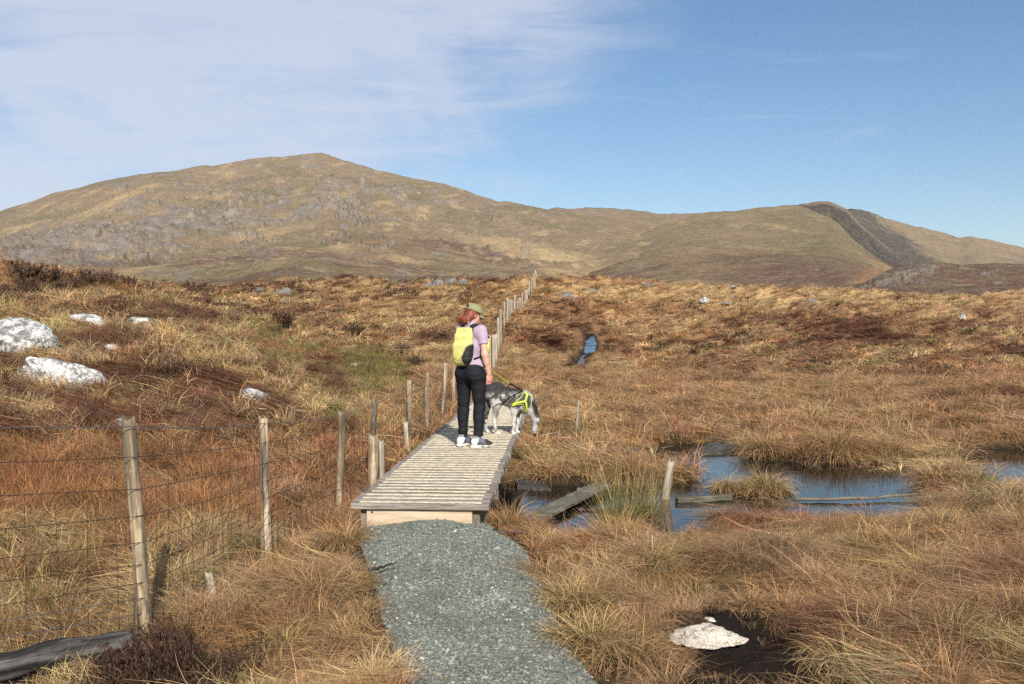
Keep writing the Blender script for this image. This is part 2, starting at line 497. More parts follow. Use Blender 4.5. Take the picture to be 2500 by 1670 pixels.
# ------------------------------------------------------------------ vegetation zones, read off the photograph, in its pixels
SPECIES = ['straw', 'tan', 'orange', 'deer', 'green', 'heather']
ALB = {'straw': (.48, .325, .155), 'tan': (.36, .207, .100), 'orange': (.31, .145, .062), 'deer': (.135, .050, .024), 'green': (.165, .148, .040), 'heather': (.075, .040, .024)}
def blob(u, v, cu, cv, ru, rv, rot=0.0):
    c, s = math.cos(rot), math.sin(rot)
    a = ((u - cu) * c + (v - cv) * s) / ru; b = (-(u - cu) * s + (v - cv) * c) / rv
    return np.exp(-(a * a + b * b) ** 1.5)
def zone_weights(x, y, z):
    u, v = to_px(np.stack([x, y, z], 1))
    d = np.hypot(x, y)
    n1 = fbm2(x / 2.3, y / 2.3, 3, 101); n2 = fbm2(x / 1.1, y / 1.1, 3, 111); n3 = fbm2(x / 6.0, y / 9.0, 3, 121); n4 = fbm2(x / 2.0, y / 3.0, 3, 131)
    fenceside = u < np.interp(v, [850, 990, 1090, 1200, 1280, 1380, 1575, 1700], [1150, 1110, 1000, 910, 820, 648, 335, 240])
    W = {k: np.zeros_like(x) for k in SPECIES}
    # default moor
    W['tan'] += 1.0; W['straw'] += .25 + .4 * sstep(0, .5, n1); W['orange'] += .25 + .4 * sstep(.1, .5, -n2); W['green'] += .10 + .35 * sstep(.25, .6, n2)
    m = sstep(22, 34, d); W['deer'] += .8 * m * sstep(.05, .28, n3); W['heather'] += .7 * m * sstep(.10, .35, n4); W['straw'] += .7 * m * sstep(.05, .3, -n3)
    right = (~fenceside) & (u > 1180)
    # right moor, tussocks beyond the pond
    m = right * sstep(1080, 1000, v) * sstep(890, 930, v); W['tan'] += 1.6 * m; W['green'] += .5 * m * sstep(.25, .5, n4)
    m = right * blob(u, v, 2050, 850, 520, 60); W['green'] += 1.6 * m * sstep(-.1, .4, n4); W['deer'] += 1.2 * m; W['heather'] += 1.4 * m * sstep(0, .4, n1)
    m = right * blob(u, v, 1900, 775, 800, 50); W['deer'] += 1.6 * m * sstep(-.3, .3, n3); W['heather'] += 1.0 * m * sstep(.0, .35, n4); W['tan'] += .6 * m
    m = right * blob(u, v, 1850, 720, 600, 26); W['straw'] += 2.4 * m; W['deer'] += .6 * m * sstep(.1, .5, n1)
    m = right * blob(u, v, 2420, 985, 220, 70); W['deer'] += 3.0 * m * sstep(-.1, .4, n1)
    m = right * blob(u, v, 1500, 800, 220, 90); W['deer'] += 1.5 * m * sstep(-.1, .3, n3); W['orange'] += 1.0 * m; W['straw'] += .8 * m
    m = right * blob(u, v, 2350, 1480, 260, 180); W['deer'] += .9 * m * sstep(-.1, .3, n1)
    m = right * blob(u, v, 1500, 1480, 120, 120); W['straw'] += 1.0 * m; W['green'] += .5 * m
    m = right * blob(u, v, 1900, 1590, 330, 90); W['deer'] += .8 * m; W['green'] += .5 * m
    # left of the fence
    L = fenceside.astype(float)
    m = L * sstep(1060, 1110, v) * sstep(1330, 1270, v); W['orange'] += 4.2 * m; W['deer'] += 1.0 * m * sstep(0, .4, n1)
    m = L * sstep(1270, 1330, v); W['straw'] += 2.0 * m; W['green'] += .9 * m * sstep(0, .4, n1)
    m = L * sstep(1500, 900, u) * sstep(1080, 1050, v) * sstep(860, 900, v) * sstep(900, 700, u); W['deer'] += 9.0 * m; W['straw'] += 5.0 * m
    m = L * (blob(u, v, 150, 915, 230, 95) + blob(u, v, 330, 770, 160, 30)); W['heather'] += 3.5 * m * sstep(-.05, .2, n2); W['deer'] += 2.0 * m
    m = L * sstep(900, 860, v) * sstep(700, 720, v) * sstep(640, 500, u); W['straw'] += 5.0 * m; W['deer'] += 2.6 * m; W['heather'] += 1.2 * m
    m = L * sstep(745, 700, v) * sstep(500, 300, u); W['orange'] += 2.5 * m; W['heather'] += 3.5 * m * sstep(.0, .3, n2 + .3 * blob(u, v, 180, 690, 300, 25)); W['straw'] += m
    g = poly_sd(u, v, [(540, 780), (640, 800), (800, 850), (985, 880), (990, 935), (860, 960), (760, 950), (660, 880)])
    m = L * sstep(30, -20, g); W['green'] += 6.0 * m; W['orange'] += 1.2 * m
    m = L * blob(u, v, 950, 800, 330, 95); W['deer'] += 2.2 * m * sstep(-.05, .3, n4); W['straw'] += 1.1 * m; W['heather'] += 1.2 * m * sstep(.15, .45, n2)
    m = L * sstep(740, 705, v) * sstep(420, 520, u); W['heather'] += 2.8 * m * sstep(-.2, .15, n4); W['straw'] += 1.2 * m; W['deer'] += m
    m = L * blob(u, v, 850, 1010, 200, 60); W['straw'] += 1.4 * m; W['green'] += 1.0 * m
    m = L * blob(u, v, 960, 1080, 160, 70); W['orange'] += 2.0 * m
    # between fence and path
    K = ((~fenceside) & (u < 1000)).astype(float)
    m = K * sstep(1250, 1290, v); W['straw'] += 1.0 * m; W['orange'] += 1.6 * m; W['tan'] += .8 * m; W['green'] += .9 * m * sstep(.05, .4, n2) * sstep(1430, 1520, v)
    m = K * sstep(1585, 1620, v) * sstep(700, 520, u); W['heather'] += 5 * m
    return W, u, v

# ------------------------------------------------------------------ ground sheet
def ground_mesh():
    na, nr = 560, 500
    a = np.linspace(R(-54), R(54), na)
    r = np.exp(np.linspace(math.log(.7), math.log(170), nr))
    Ag, Rg = np.meshgrid(a, r, indexing='ij')
    x = (np.sin(Ag) * Rg).ravel(); y = (np.cos(Ag) * Rg).ravel()
    z, pond, isl, path, deck, strm = ground_z(x, y, True)
    W, u, v = zone_weights(x, y, z)
    tot = sum(W.values()); col = sum(W[k][:, None] * np.array(ALB[k]) for k in SPECIES) / tot[:, None]
    d = np.hypot(x, y)
    far = sstep(25, 70, d)[:, None]
    thatch = np.array((.115, .066, .034))
    col = col * far * .85 + (thatch * .55 + col * .38) * (1 - far)
    peat = np.array((.019, .0125, .009))
    k = sstep(.22, -.02, np.minimum(pond, 9))[:, None]; col = col * (1 - k) + np.array((.03, .022, .012)) * k
    k = (sstep(.16, .02, path))[:, None] * .85; col = col * (1 - k) + np.array((.045, .03, .02)) * k
    pk = sstep(25, -10, poly_sd(u, v, PEAT_PX) + 120 * fbm2(x / .3, y / .3, 3, 77))[:, None] * (d < 9)[:, None]
    pk2 = (np.maximum(sstep(.30, .46, fbm2(x / .8, y / .8, 3, 87)), sstep(-.08, -.25, clump(x, y))) * (d < 12) * (u > 1250))[:, None] * .8  # bare peat patches, plus shade between tussocks put into the hollows' colour
    pk = np.maximum(pk, pk2); col = col * (1 - pk) + peat * pk
    k = sstep(.6, .2, strm)[:, None]; col = col * (1 - k) + peat * k
    me = mesh_np('ground', np.stack([x, y, z], 1), grid_faces(na, nr), True, {'col': ('FLOAT_COLOR', np.clip(col, 0, 1))})
    return me
def ground_material():
    m, t, b = material('moorland soil and thatch')
    co = t.new('ShaderNodeTexCoord').outputs['Object']
    n = t.noise(co, 22, 6, .65); n2 = t.noise(co, 3.0, 5, .6)
    f = t.math('MULTIPLY', t.math('ADD', n, .5), t.math('ADD', n2, .5))
    c = t.mix(1.0, t.attr('col'), t.ramp(f, [(0.45, (.5, .5, .5)), (1.0, (1, 1, 1)), (1.0, (1, 1, 1))]), 'MULTIPLY')
    c = t.mix(1.0, c, (1.45, 1.45, 1.45), 'MULTIPLY')
    t.set(b.inputs['Base Color'], c); b.inputs['Roughness'].default_value = .95; b.inputs['Specular IOR Level'].default_value = .12
    nf = t.noise(co, 75, 6, .75)
    t.set(b.inputs['Normal'], t.bump(t.math('MULTIPLY_ADD', nf, .7, n), 1.0, .05))
    return m
ground = struct(link('ground', ground_mesh(), ground_material()), 'rough peaty moorland ground under the grass')

# ------------------------------------------------------------------ water
def water_material():
    m, t, b = material('bog water')
    co = t.new('ShaderNodeTexCoord').outputs['Object']
    n = t.noise(t.mapping(co, (1, 2.2, 1)), 5.0, 3, .5); n2 = t.noise(co, 28, 2)
    scum = t.ramp(t.noise(co, 9, 6, .7), [(.60, 0.0), (.66, 1.0)])
    t.set(b.inputs['Base Color'], t.mix(scum, (.010, .011, .009), (.030, .026, .012)))
    t.set(b.inputs['Roughness'], t.math('MULTIPLY_ADD', scum, .22, .025))
    b.inputs['IOR'].default_value = 1.33; b.inputs['Specular IOR Level'].default_value = .5
    b.inputs['Coat Weight'].default_value = 0.0
    t.set(b.inputs['Normal'], t.bump(t.math('MULTIPLY_ADD', n2, .15, n), .10, .02))
    return m
WATER = water_material()
def water_sheet(name, poly, z, grow):
    P = np.asarray(poly); x0, y0 = P.min(0) - grow; x1, y1 = P.max(0) + grow
    nx, ny = 24, 24
    X, Y = np.meshgrid(np.linspace(x0, x1, nx), np.linspace(y0, y1, ny), indexing='ij')
    # keep only cells near the pond
    Vv = np.stack([X.ravel(), Y.ravel(), np.full(X.size, z)], 1); Fq = grid_faces(nx, ny)
    c = Vv[Fq].mean(1); keep = poly_sd(c[:, 0], c[:, 1], P) < grow
    return struct(link(name, mesh_np(name, Vv, Fq[keep], True), WATER))
water_sheet('pond', POND, 0.0, .35)['label'] = 'shallow dark bog pool mirroring blue sky beside the boardwalk'
water_sheet('pond', POND2, 0.0, .3)['label'] = 'small bog pool half hidden among tussocks'
def stream_obj():
    T = np.linspace(0, 1, 40); s = np.linspace(0, 1, len(STREAM))
    cx_ = np.interp(T, s, STREAM[:, 0]); cy_ = np.interp(T, s, STREAM[:, 1])
    w_ = np.interp(T, [0, .35, .6, .8, 1], [.10, .13, .24, .28, .18])
    X = np.stack([cx_ - w_, cx_, cx_ + w_], 1).ravel(); Y = np.repeat(cy_, 3)
    zc_ = ground_z(cx_, cy_); zc_ = np.convolve(np.pad(zc_, 6, 'edge'), np.ones(13) / 13, 'valid') + .06; Z = np.repeat(zc_, 3)
    return struct(link('stream', mesh_np('stream', np.stack([X, Y, Z], 1), grid_faces(40, 3), True), WATER), 'narrow rill of water running down through the moor grass')
stream_obj()

# ------------------------------------------------------------------ gravel path
def path_obj():
    m, t, b = material('compacted grey green gravel')
    co = t.new('ShaderNodeTexCoord').outputs['Object']
    v = t.voro(co, 70, out='Color'); vd = t.voro(co, 70)
    g = t.new('ShaderNodeSeparateColor'); t.set(g.inputs[0], v)
    c = t.ramp(g.outputs[0], [(0, (.105, .110, .088)), (.5, (.185, .196, .158)), (.93, (.24, .252, .205)), (1, (.5, .5, .48))])
    n = t.noise(co, 3.2, 4)
    c = t.mix(1.0, c, t.ramp(n, [(.3, (.66, .68, .68)), (.7, (1, 1, 1))]), 'MULTIPLY')
    t.set(b.inputs['Base Color'], c); b.inputs['Roughness'].default_value = .9
    t.set(b.inputs['Normal'], t.bump(t.math('SUBTRACT', 1.0, vd), 1.0, .008))
    # sheet that follows the bed, domed, fading under the verge
    x0, y0 = PATH.min(0) - .15; x1, y1 = PATH.max(0) + .15
    X, Y = np.meshgrid(np.arange(x0, x1, .03), np.arange(y0, y1, .03), indexing='ij')
    x, y = X.ravel(), Y.ravel(); sd = poly_sd(x, y, PATH) + .05 * fbm2(x / .25, y / .25, 3, 5)
    z = path_surface(x, y)
    Fq = grid_faces(*X.shape); keep = (sd[Fq] < .04).any(1)
    used = np.unique(Fq[keep]); remap = -np.ones(len(x), int); remap[used] = np.arange(len(used))
    o = link('path', mesh_np('path', np.stack([x, y, z], 1)[used], remap[Fq[keep]], True), m)
    return struct(o, 'grey green gravel path leading up to the boardwalk')
def path_surface(x, y):
    sd = poly_sd(x, y, PATH)
    zz_ = path_z(y) + .012 * fbm2(x / .5, y / .5, 3, 15) - .09 * sstep(-.12, .06, sd)
    mound = .075 * np.exp(-((x - (DECK_O[0] + .10)) / .36) ** 2) * sstep(6.6, 7.5, y)
    return zz_ + mound 
path = path_obj()

# ------------------------------------------------------------------ hills
S = 2500 / 2347.0      # the silhouettes below were read at this scale
def hill(name, sil, base_v, r0, r1, nu, nt, relief, color, mat, back=None, prof=1.15, upad=0, label=None, noise_sil=1.0, rel_scale=1.0, seed=0):
    sil = np.array(sil, float) * S
    us = np.linspace(sil[0, 0], sil[-1, 0], nu)
    vs = np.interp(us, sil[:, 0], sil[:, 1])
    ker = np.hanning(9); ker /= ker.sum(); vs2 = np.convolve(np.pad(vs, 4, 'edge'), ker, 'valid'); vs = vs2
    nb = 6
    tt = np.concatenate([np.linspace(0, 1, nt), np.ones(nb)])
    U, T = np.meshgrid(us, tt, indexing='ij')
    e1 = (HV - np.repeat(vs[:, None], nt + nb, 1)) / F_PX
    bv = base_v(us) if callable(base_v) else np.full(nu, base_v)
    e0 = (HV - np.repeat(bv[:, None], nt + nb, 1)) / F_PX
    rr0 = r0(us) if callable(r0) else np.full(nu, float(r0)); rr1 = r1(us) if callable(r1) else np.full(nu, float(r1))
    r = rr0[:, None] + (rr1 - rr0)[:, None] * T
    bk = np.concatenate([np.zeros(nt), np.linspace(.12, 1, nb)])[None, :]
    e = e0 + (e1 - e0) * T ** prof
    r = r * (1 + .16 * bk)
    az_ = (U - CU) / F_PX
    x = az_ * r; y = r
    z = ZC + e * r * (1 / (1 + .16 * bk)) - bk * (e1 * rr1[:, None]) * 1.3 - bk * 5
    fade = sstep(0, .1, T) * (1 - .93 * sstep(.86, 1.0, T))
    dz, rockm = relief(x, y, U / S, (HV - e * F_PX) / S, T)
    z = z + dz * fade + noise_sil * .0016 * r * fbm2(x / 22.0, y / 60.0, 4, seed + 3) * sstep(.9, 1, T) * (bk == 0)
    col = color(x, y, z, U / S, (HV - e * F_PX) / S, T, rockm)
    V = np.stack([x.ravel(), y.ravel(), z.ravel()], 1)
    me = mesh_np(name, V, grid_faces(nu, nt + nb), True, {'col': ('FLOAT_COLOR', np.clip(col.reshape(-1, 3), 0, 1))})
    o = struct(link(name, me, mat), label)
    return o
def hill_material(name, sc):
    m, t, b = material(name)
    co = t.new('ShaderNodeTexCoord').outputs['Object']
    n = t.noise(co, .5 * sc, 6, .7); n2 = t.noise(co, .09 * sc, 5, .65)
    f = t.math('ADD', t.math('MULTIPLY', t.math('SUBTRACT', n, .5), 1.5), t.math('MULTIPLY', t.math('SUBTRACT', n2, .5), .8))
    c = t.mix(1.0, t.attr('col'), t.ramp(t.math('ADD', f, .5), [(.05, (.56, .55, .55)), (.5, (1, 1, 1)), (1, (1.0, 1.0, 1.0))]), 'MULTIPLY')
    c = t.mix(t.math('MULTIPLY', t.math('MAXIMUM', f, 0.0), .8), c, (.55, .45, .30))
    t.set(b.inputs['Base Color'], c); b.inputs['Roughness'].default_value = 1; b.inputs['Specular IOR Level'].default_value = .03
    n3 = t.noise(co, .13 * sc, 6, .72)
    t.set(b.inputs['Normal'], t.bump(n3, .8, 3.2 / sc))
    c2 = t.mix(1.0, c, t.ramp(n3, [(.30, (.66, .65, .64)), (.47, (1, 1, 1)), (.75, (1, 1, 1))]), 'MULTIPLY'); t.set(b.inputs['Base Color'], c2)
    return m
HM = hill_material('hill grass and rock', 1.0); HM2 = hill_material('near knoll heather and rock', 3.0)
C_GRASS = np.array((.215, .153, .088)); C_OLIVE = np.array((.152, .123, .062)); C_STRAW = np.array((.36, .255, .130)); C_ROCK = np.array((.190, .168, .148)); C_HEATH = np.array((.128, .080, .054)); C_BROWN = np.array((.24, .140, .075))
def mixc(c, k, target): return c * (1 - k[..., None]) + target * k[..., None]

def relief_main(x, y, u, v, t):
    a = fbm2(x / 210, y / 260, 4, 201) * 22
    rw = np.clip(.14 + .95 * blob(u, v, 230, 545, 330, 50, -.12) + .45 * blob(u, v, 560, 480, 420, 90) + .4 * blob(u, v, 880, 470, 240, 60) + .3 * blob(u, v, 700, 370, 250, 25), 0, 1.3) * sstep(1500, 1150, u)
    rn = fbm2(x / 40, y / 66, 6, 215, .72)
    rock = sstep(.10, .22, rn + (rw - .62) * .50)
    small = sstep(.17, .30, fbm2(x / 18 + 9, y / 24, 5, 219, .7)) * .75 * sstep(1500, 1100, u)
    rock = np.maximum(rock, small)
    rough = fbm2(x / 16, y / 18, 5, 225, .62, True) * 6.5 + fbm2(x / 55, y / 60, 3, 226) * 9
    rough = rough * (.25 + .75 * sstep(280, 800, y))
    return a + rock * rough + fbm2(x / 30, y / 34, 4, 227) * 3.2 + fbm2(x / 9, y / 10, 3, 228) * 1.0, rock
def color_main(x, y, z, u, v, t, rock):
    n1 = fbm2(x / 90, y / 130, 4, 301); n2 = fbm2(x / 30, y / 70, 4, 311); n3 = fbm2(x / 160, y / 60, 4, 321); n4 = fbm2(x / 12, y / 30, 4, 331)
    c = np.broadcast_to(C_GRASS, x.shape + (3,)).copy()
    c = mixc(c, sstep(-.1, .35, n1) * .75, C_OLIVE)
    c = mixc(c, sstep(.12, .42, n2) * .75, C_STRAW)
    low = sstep(540, 600, v)
    c = mixc(c, low * sstep(-.04, .14, n3 + .15 * blob(u, v, 1050, 590, 350, 25)) * .85, C_HEATH)
    c = mixc(c, low * sstep(.1, .4, fbm2(x / 100 + 4, y / 45, 4, 341)) * .6, C_BROWN)
    c = mixc(c, np.clip(blob(u, v, 1330, 612, 260, 32, .17) * 1.25, 0, 1) * sstep(-.3, .1, n2 + .25), C_STRAW * 1.08)
    c = mixc(c, blob(u, v, 1150, 592, 240, 15, .12) * .85 * sstep(-.25, .05, n4), C_HEATH)
    c = mixc(c, blob(u, v, 260, 465, 120, 9, -.25) * .8, C_STRAW)
    c = mixc(c, blob(u, v, 640, 530, 120, 16, -.1) * .5, C_STRAW)
    n5 = fbm2(x / 7, y / 9, 4, 351, .65)
    c = mixc(c, np.clip(rock, 0, 1) * (.40 + .45 * sstep(-.25, .1, n5)), C_ROCK * (1 + .35 * n4[..., None] + .6 * n5[..., None]))
    return c
SIL_MAIN = [(-420, 640), (-300, 600), (-150, 545), (0, 487), (30, 477), (60, 468), (120, 446), (180, 432), (250, 415), (330, 400), (400, 393), (425, 389), (450, 382), (475, 379), (490, 383), (520, 376), (560, 368), (620, 361), (650, 361), (690, 354), (730, 351), (750, 353), (765, 360), (790, 369), (830, 379), (855, 388), (880, 393), (950, 410), (1010, 421), (1050, 432), (1100, 449), (1140, 462), (1160, 463), (1200, 470), (1260, 481),
            (1330, 492), (1420, 505), (1500, 520), (1600, 545), (1700, 580), (1800, 620), (1900, 650)]
hill('mountain', SIL_MAIN, 712, 230, lambda u: np.interp(u, [0, 780, 1400, 2000], [1150, 1450, 1250, 600]), 760, 250, relief_main, color_main, HM, label='broad craggy mountain with grey rock and dry grass slopes')

def relief_soft(x, y, u, v, t):
    rock = sstep(.40, .50, fbm2(x / 60, y / 60, 4, 411)) * .6
    return fbm2(x / 230, y / 260, 4, 401) * 14 + fbm2(x / 40, y / 44, 4, 403) * 3.0 + fbm2(x / 10, y / 11, 3, 404) * .8, rock
def color_saddle(x, y, z, u, v, t, rock):
    n1 = fbm2(x / 130, y / 160, 4, 421); n2 = fbm2(x / 60, y / 60, 4, 422)
    c = np.broadcast_to(C_GRASS * np.array((1.0, .97, .95)), x.shape + (3,)).copy()
    c = mixc(c, sstep(-.1, .4, n1) * .7, C_OLIVE); c = mixc(c, sstep(.1, .5, n2) * .5, C_BROWN)
    c = mixc(c, rock, C_ROCK * .8)
    return c
SIL_SAD = [(1080, 560), (1180, 500), (1230, 482), (1262, 480), (1272, 476), (1285, 477), (1300, 480), (1330, 478), (1345, 476), (1360, 478), (1385, 477), (1400, 476), (1420, 480), (1440, 481), (1470, 485), (1500, 490), (1560, 491), (1640, 487), (1700, 484), (1800, 490), (1900, 510)]
hill('ridge', SIL_SAD, 660, 1000, 1900, 300, 70, relief_soft, color_saddle, HM, label='low grassy ridge linking the mountain and the far hill')

def color_dome(x, y, z, u, v, t, rock):
    n1 = fbm2(x / 110, y / 150, 4, 521); n2 = fbm2(x / 42, y / 80, 4, 522); n3 = fbm2(x / 70, y / 28, 4, 523)
    c = np.broadcast_to(C_GRASS, x.shape + (3,)).copy()
    c = mixc(c, sstep(-.3, .3, n1) * .8, C_OLIVE); c = mixc(c, sstep(.12, .5, n2) * .55, C_STRAW)
    low = sstep(560, 615, v)
    c = mixc(c, low * sstep(-.05, .2, n3) * .9, C_HEATH); c = mixc(c, low * sstep(.0, .3, n2) * .5, C_BROWN)
    c = mixc(c, np.clip(blob(u, v, 1770, 612, 160, 16) + blob(u, v, 1790, 640, 190, 13), 0, 1) * .9, C_HEATH)
    c = mixc(c, blob(u, v, 2010, 645, 110, 22, -.5) * .85, C_BROWN * 1.05)
    c = mixc(c, blob(u, v, 1850, 570, 160, 40) * .4, C_OLIVE)
    return c
SIL_DOME = [(1300, 640), (1380, 590), (1450, 545), (1520, 515), (1600, 494), (1640, 488), (1700, 483), (1760, 475), (1825, 470), (1850, 478), (1880, 492), (1905, 502), (1925, 515), (1945, 540), (1960, 555), (1985, 575), (2010, 592), (2040, 612), (2080, 632), (2160, 650), (2300, 660), (2420, 665)]
hill('hill', SIL_DOME, 716, 230, lambda u: np.interp(u, [1400, 1950, 2200, 2500], [900, 1100, 700, 420]), 460, 170, relief_soft, color_dome, HM, label='smooth rounded grassy hill flank above the valley')

def relief_crag(x, y, u, v, t):
    return fbm2(x / 30, y / 40, 5, 601, .6, True) * 7, np.ones_like(x)
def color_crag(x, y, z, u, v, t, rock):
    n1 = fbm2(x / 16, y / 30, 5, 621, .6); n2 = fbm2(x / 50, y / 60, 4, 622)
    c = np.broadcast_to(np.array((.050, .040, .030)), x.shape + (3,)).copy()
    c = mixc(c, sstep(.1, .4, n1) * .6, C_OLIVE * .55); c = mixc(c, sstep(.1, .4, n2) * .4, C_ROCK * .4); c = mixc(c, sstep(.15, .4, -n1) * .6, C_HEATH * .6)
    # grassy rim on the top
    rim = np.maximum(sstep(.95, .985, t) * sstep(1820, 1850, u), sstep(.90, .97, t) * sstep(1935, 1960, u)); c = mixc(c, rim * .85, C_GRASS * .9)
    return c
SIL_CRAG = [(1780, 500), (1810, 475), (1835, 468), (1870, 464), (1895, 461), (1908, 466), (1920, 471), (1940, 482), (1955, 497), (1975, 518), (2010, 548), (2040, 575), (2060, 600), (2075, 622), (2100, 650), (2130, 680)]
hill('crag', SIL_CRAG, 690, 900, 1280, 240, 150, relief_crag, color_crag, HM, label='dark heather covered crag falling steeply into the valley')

def relief_far(x, y, u, v, t):
    return fbm2(x / 200, y / 220, 4, 701) * 10 + fbm2(x / 30, y / 40, 4, 703) * 2.5, np.zeros_like(x)
def color_far(x, y, z, u, v, t, rock):
    n1 = fbm2(x / 60, y / 90, 4, 721); n2 = fbm2(x / 20, y / 30, 5, 722)
    c = np.broadcast_to(C_GRASS * 1.02, x.shape + (3,)).copy()
    c = mixc(c, sstep(-.1, .4, n1) * .6, C_OLIVE)
    edge_u = np.interp(v, [478, 520, 560, 600, 640], [1990, 2035, 2090, 2160, 2230])
    dark = sstep(28, -22, u - edge_u + 45 * n1 + 40 * n2)
    c = mixc(c, dark * .92, np.array((.052, .041, .031))); c = mixc(c, dark * sstep(.1, .4, n2) * .5, C_OLIVE * .6)
    c = mixc(c, (1 - dark) * sstep(.2, .45, n2) * .5, C_OLIVE * .7)
    return c
SIL_FAR = [(1860, 540), (1900, 500), (1925, 482), (1945, 479), (1962, 480), (1990, 485), (2010, 493), (2030, 501), (2060, 509), (2090, 518), (2150, 530), (2180, 539), (2200, 545), (2220, 543), (2245, 545), (2290, 556), (2347, 568), (2420, 588), (2550, 620), (2750, 640)]
hill('hill', SIL_FAR, 690, 1350, 1750, 330, 110, relief_far, color_far, HM, label='far grassy hill with a dark heather gully on its flank')

def relief_knoll(x, y, u, v, t):
    rw = .25 + .8 * blob(u, v, 2080, 630, 110, 26, -.3) + .25 * blob(u, v, 2250, 640, 120, 30)
    rn = fbm2(x / 9, y / 16, 5, 815, .6)
    rock = sstep(.12, .28, rn + (rw - .62) * .7)
    return rock * fbm2(x / 4, y / 5, 5, 825, .6, True) * 1.6 + fbm2(x / 20, y / 24, 4, 827) * 2.0 + fbm2(x / 3, y / 3.5, 3, 828) * .3, rock
def color_knoll(x, y, z, u, v, t, rock):
    n1 = fbm2(x / 14, y / 8, 4, 841); n2 = fbm2(x / 5, y / 9, 4, 842)
    c = np.broadcast_to(C_HEATH * .95, x.shape + (3,)).copy()
    c = mixc(c, sstep(.0, .35, n1) * .7, C_OLIVE); c = mixc(c, sstep(.2, .45, n2) * .5, C_BROWN)
    c = mixc(c, rock * .6 * sstep(-.2, .2, n2 + .1), C_ROCK * 1.1)
    return c
SIL_KN = [(1880, 680), (1930, 664), (1960, 655), (1990, 645), (2012, 632), (2040, 617), (2060, 609), (2085, 605), (2110, 601), (2140, 602), (2165, 600), (2200, 606), (2260, 604), (2347, 606), (2430, 600), (2600, 610), (2800, 640)]
hill('knoll', SIL_KN, 722, 190, 330, 330, 110, relief_knoll, color_knoll, HM2, label='brown heathery knoll with pale rock outcrops in the middle distance')

# valley floor that carries the ground sheet on to the foot of the hills and beyond, so the land reaches the horizon
def valley():
    na, nr = 120, 50
    a = np.linspace(R(-62), R(62), na); r = np.exp(np.linspace(math.log(150), math.log(2300), nr))
    Ag, Rg = np.meshgrid(a, r, indexing='ij')
    x = (np.sin(Ag) * Rg).ravel(); y = (np.cos(Ag) * Rg).ravel()
    z = -3.5 - .004 * np.hypot(x, y) + 1.5 * fbm2(x / 60, y / 60, 3, 901)
    c = np.broadcast_to(C_GRASS * .9, (len(x), 3)).copy(); c = mixc(c, sstep(-.1, .3, fbm2(x / 50, y / 70, 3, 903)), C_BROWN)
    return struct(link('terrain', mesh_np('terrain', np.stack([x, y, z], 1), grid_faces(na, nr), True, {'col': ('FLOAT_COLOR', c)}), HM), 'low moorland beyond the near rise')
valley()
# ------------------------------------------------------------------ vegetation
def blade_arrays(root, az, lean, curl, L, Wd, r, seg=3, twist=0.0, tipw=.25):
    n = len(root)
    pts = np.empty((n, seg + 1, 3)); pts[:, 0] = root
    tw = r.normal(0, 1, n) * twist
    for i in range(seg):
        th = lean + curl * (i + .5) / seg
        a = az + tw * (i + .5) / seg
        st = np.stack([np.sin(th) * np.cos(a), np.sin(th) * np.sin(a), np.cos(th)], 1) * (L / seg)[:, None]
        pts[:, i + 1] = pts[:, i] + st
    fa = az + math.pi / 2 + r.normal(0, .7, n)
    side = np.stack([np.cos(fa), np.sin(fa), r.normal(0, .25, n)], 1)
    prof = np.linspace(1, tipw, seg + 1); prof[0] = .8
    V = np.empty((n, seg + 1, 2, 3))
    hw = (Wd[:, None] * prof[None, :] / 2)[..., None]
    V[:, :, 0] = pts - side[:, None, :] * hw; V[:, :, 1] = pts + side[:, None, :] * hw
    b = (np.arange(n) * (seg + 1) * 2)[:, None]; k = (np.arange(seg) * 2)[None, :]
    a0 = b + k
    Fq = np.stack([a0, a0 + 1, a0 + 3, a0 + 2], -1).reshape(-1, 4)
    c = np.empty((n, seg + 1, 2, 3))
    c[..., 0] = r.random(n)[:, None, None]; c[..., 1] = np.linspace(0, 1, seg + 1)[None, :, None]; c[..., 2] = r.random(n)[:, None, None]
    return V.reshape(-1, 3), Fq, c.reshape(-1, 3)
def join_arrays(parts):
    V, Fq, C, o = [], [], [], 0
    for v, f, c in parts:
        V.append(v); Fq.append(f + o); C.append(c); o += len(v)
    return np.vstack(V), np.vstack(Fq), np.vstack(C)
def disc(n, rad, r):
    a = r.random(n) * 2 * np.pi; q = np.sqrt(r.random(n)) * rad
    return np.stack([np.cos(a) * q, np.sin(a) * q, np.zeros(n)], 1), a
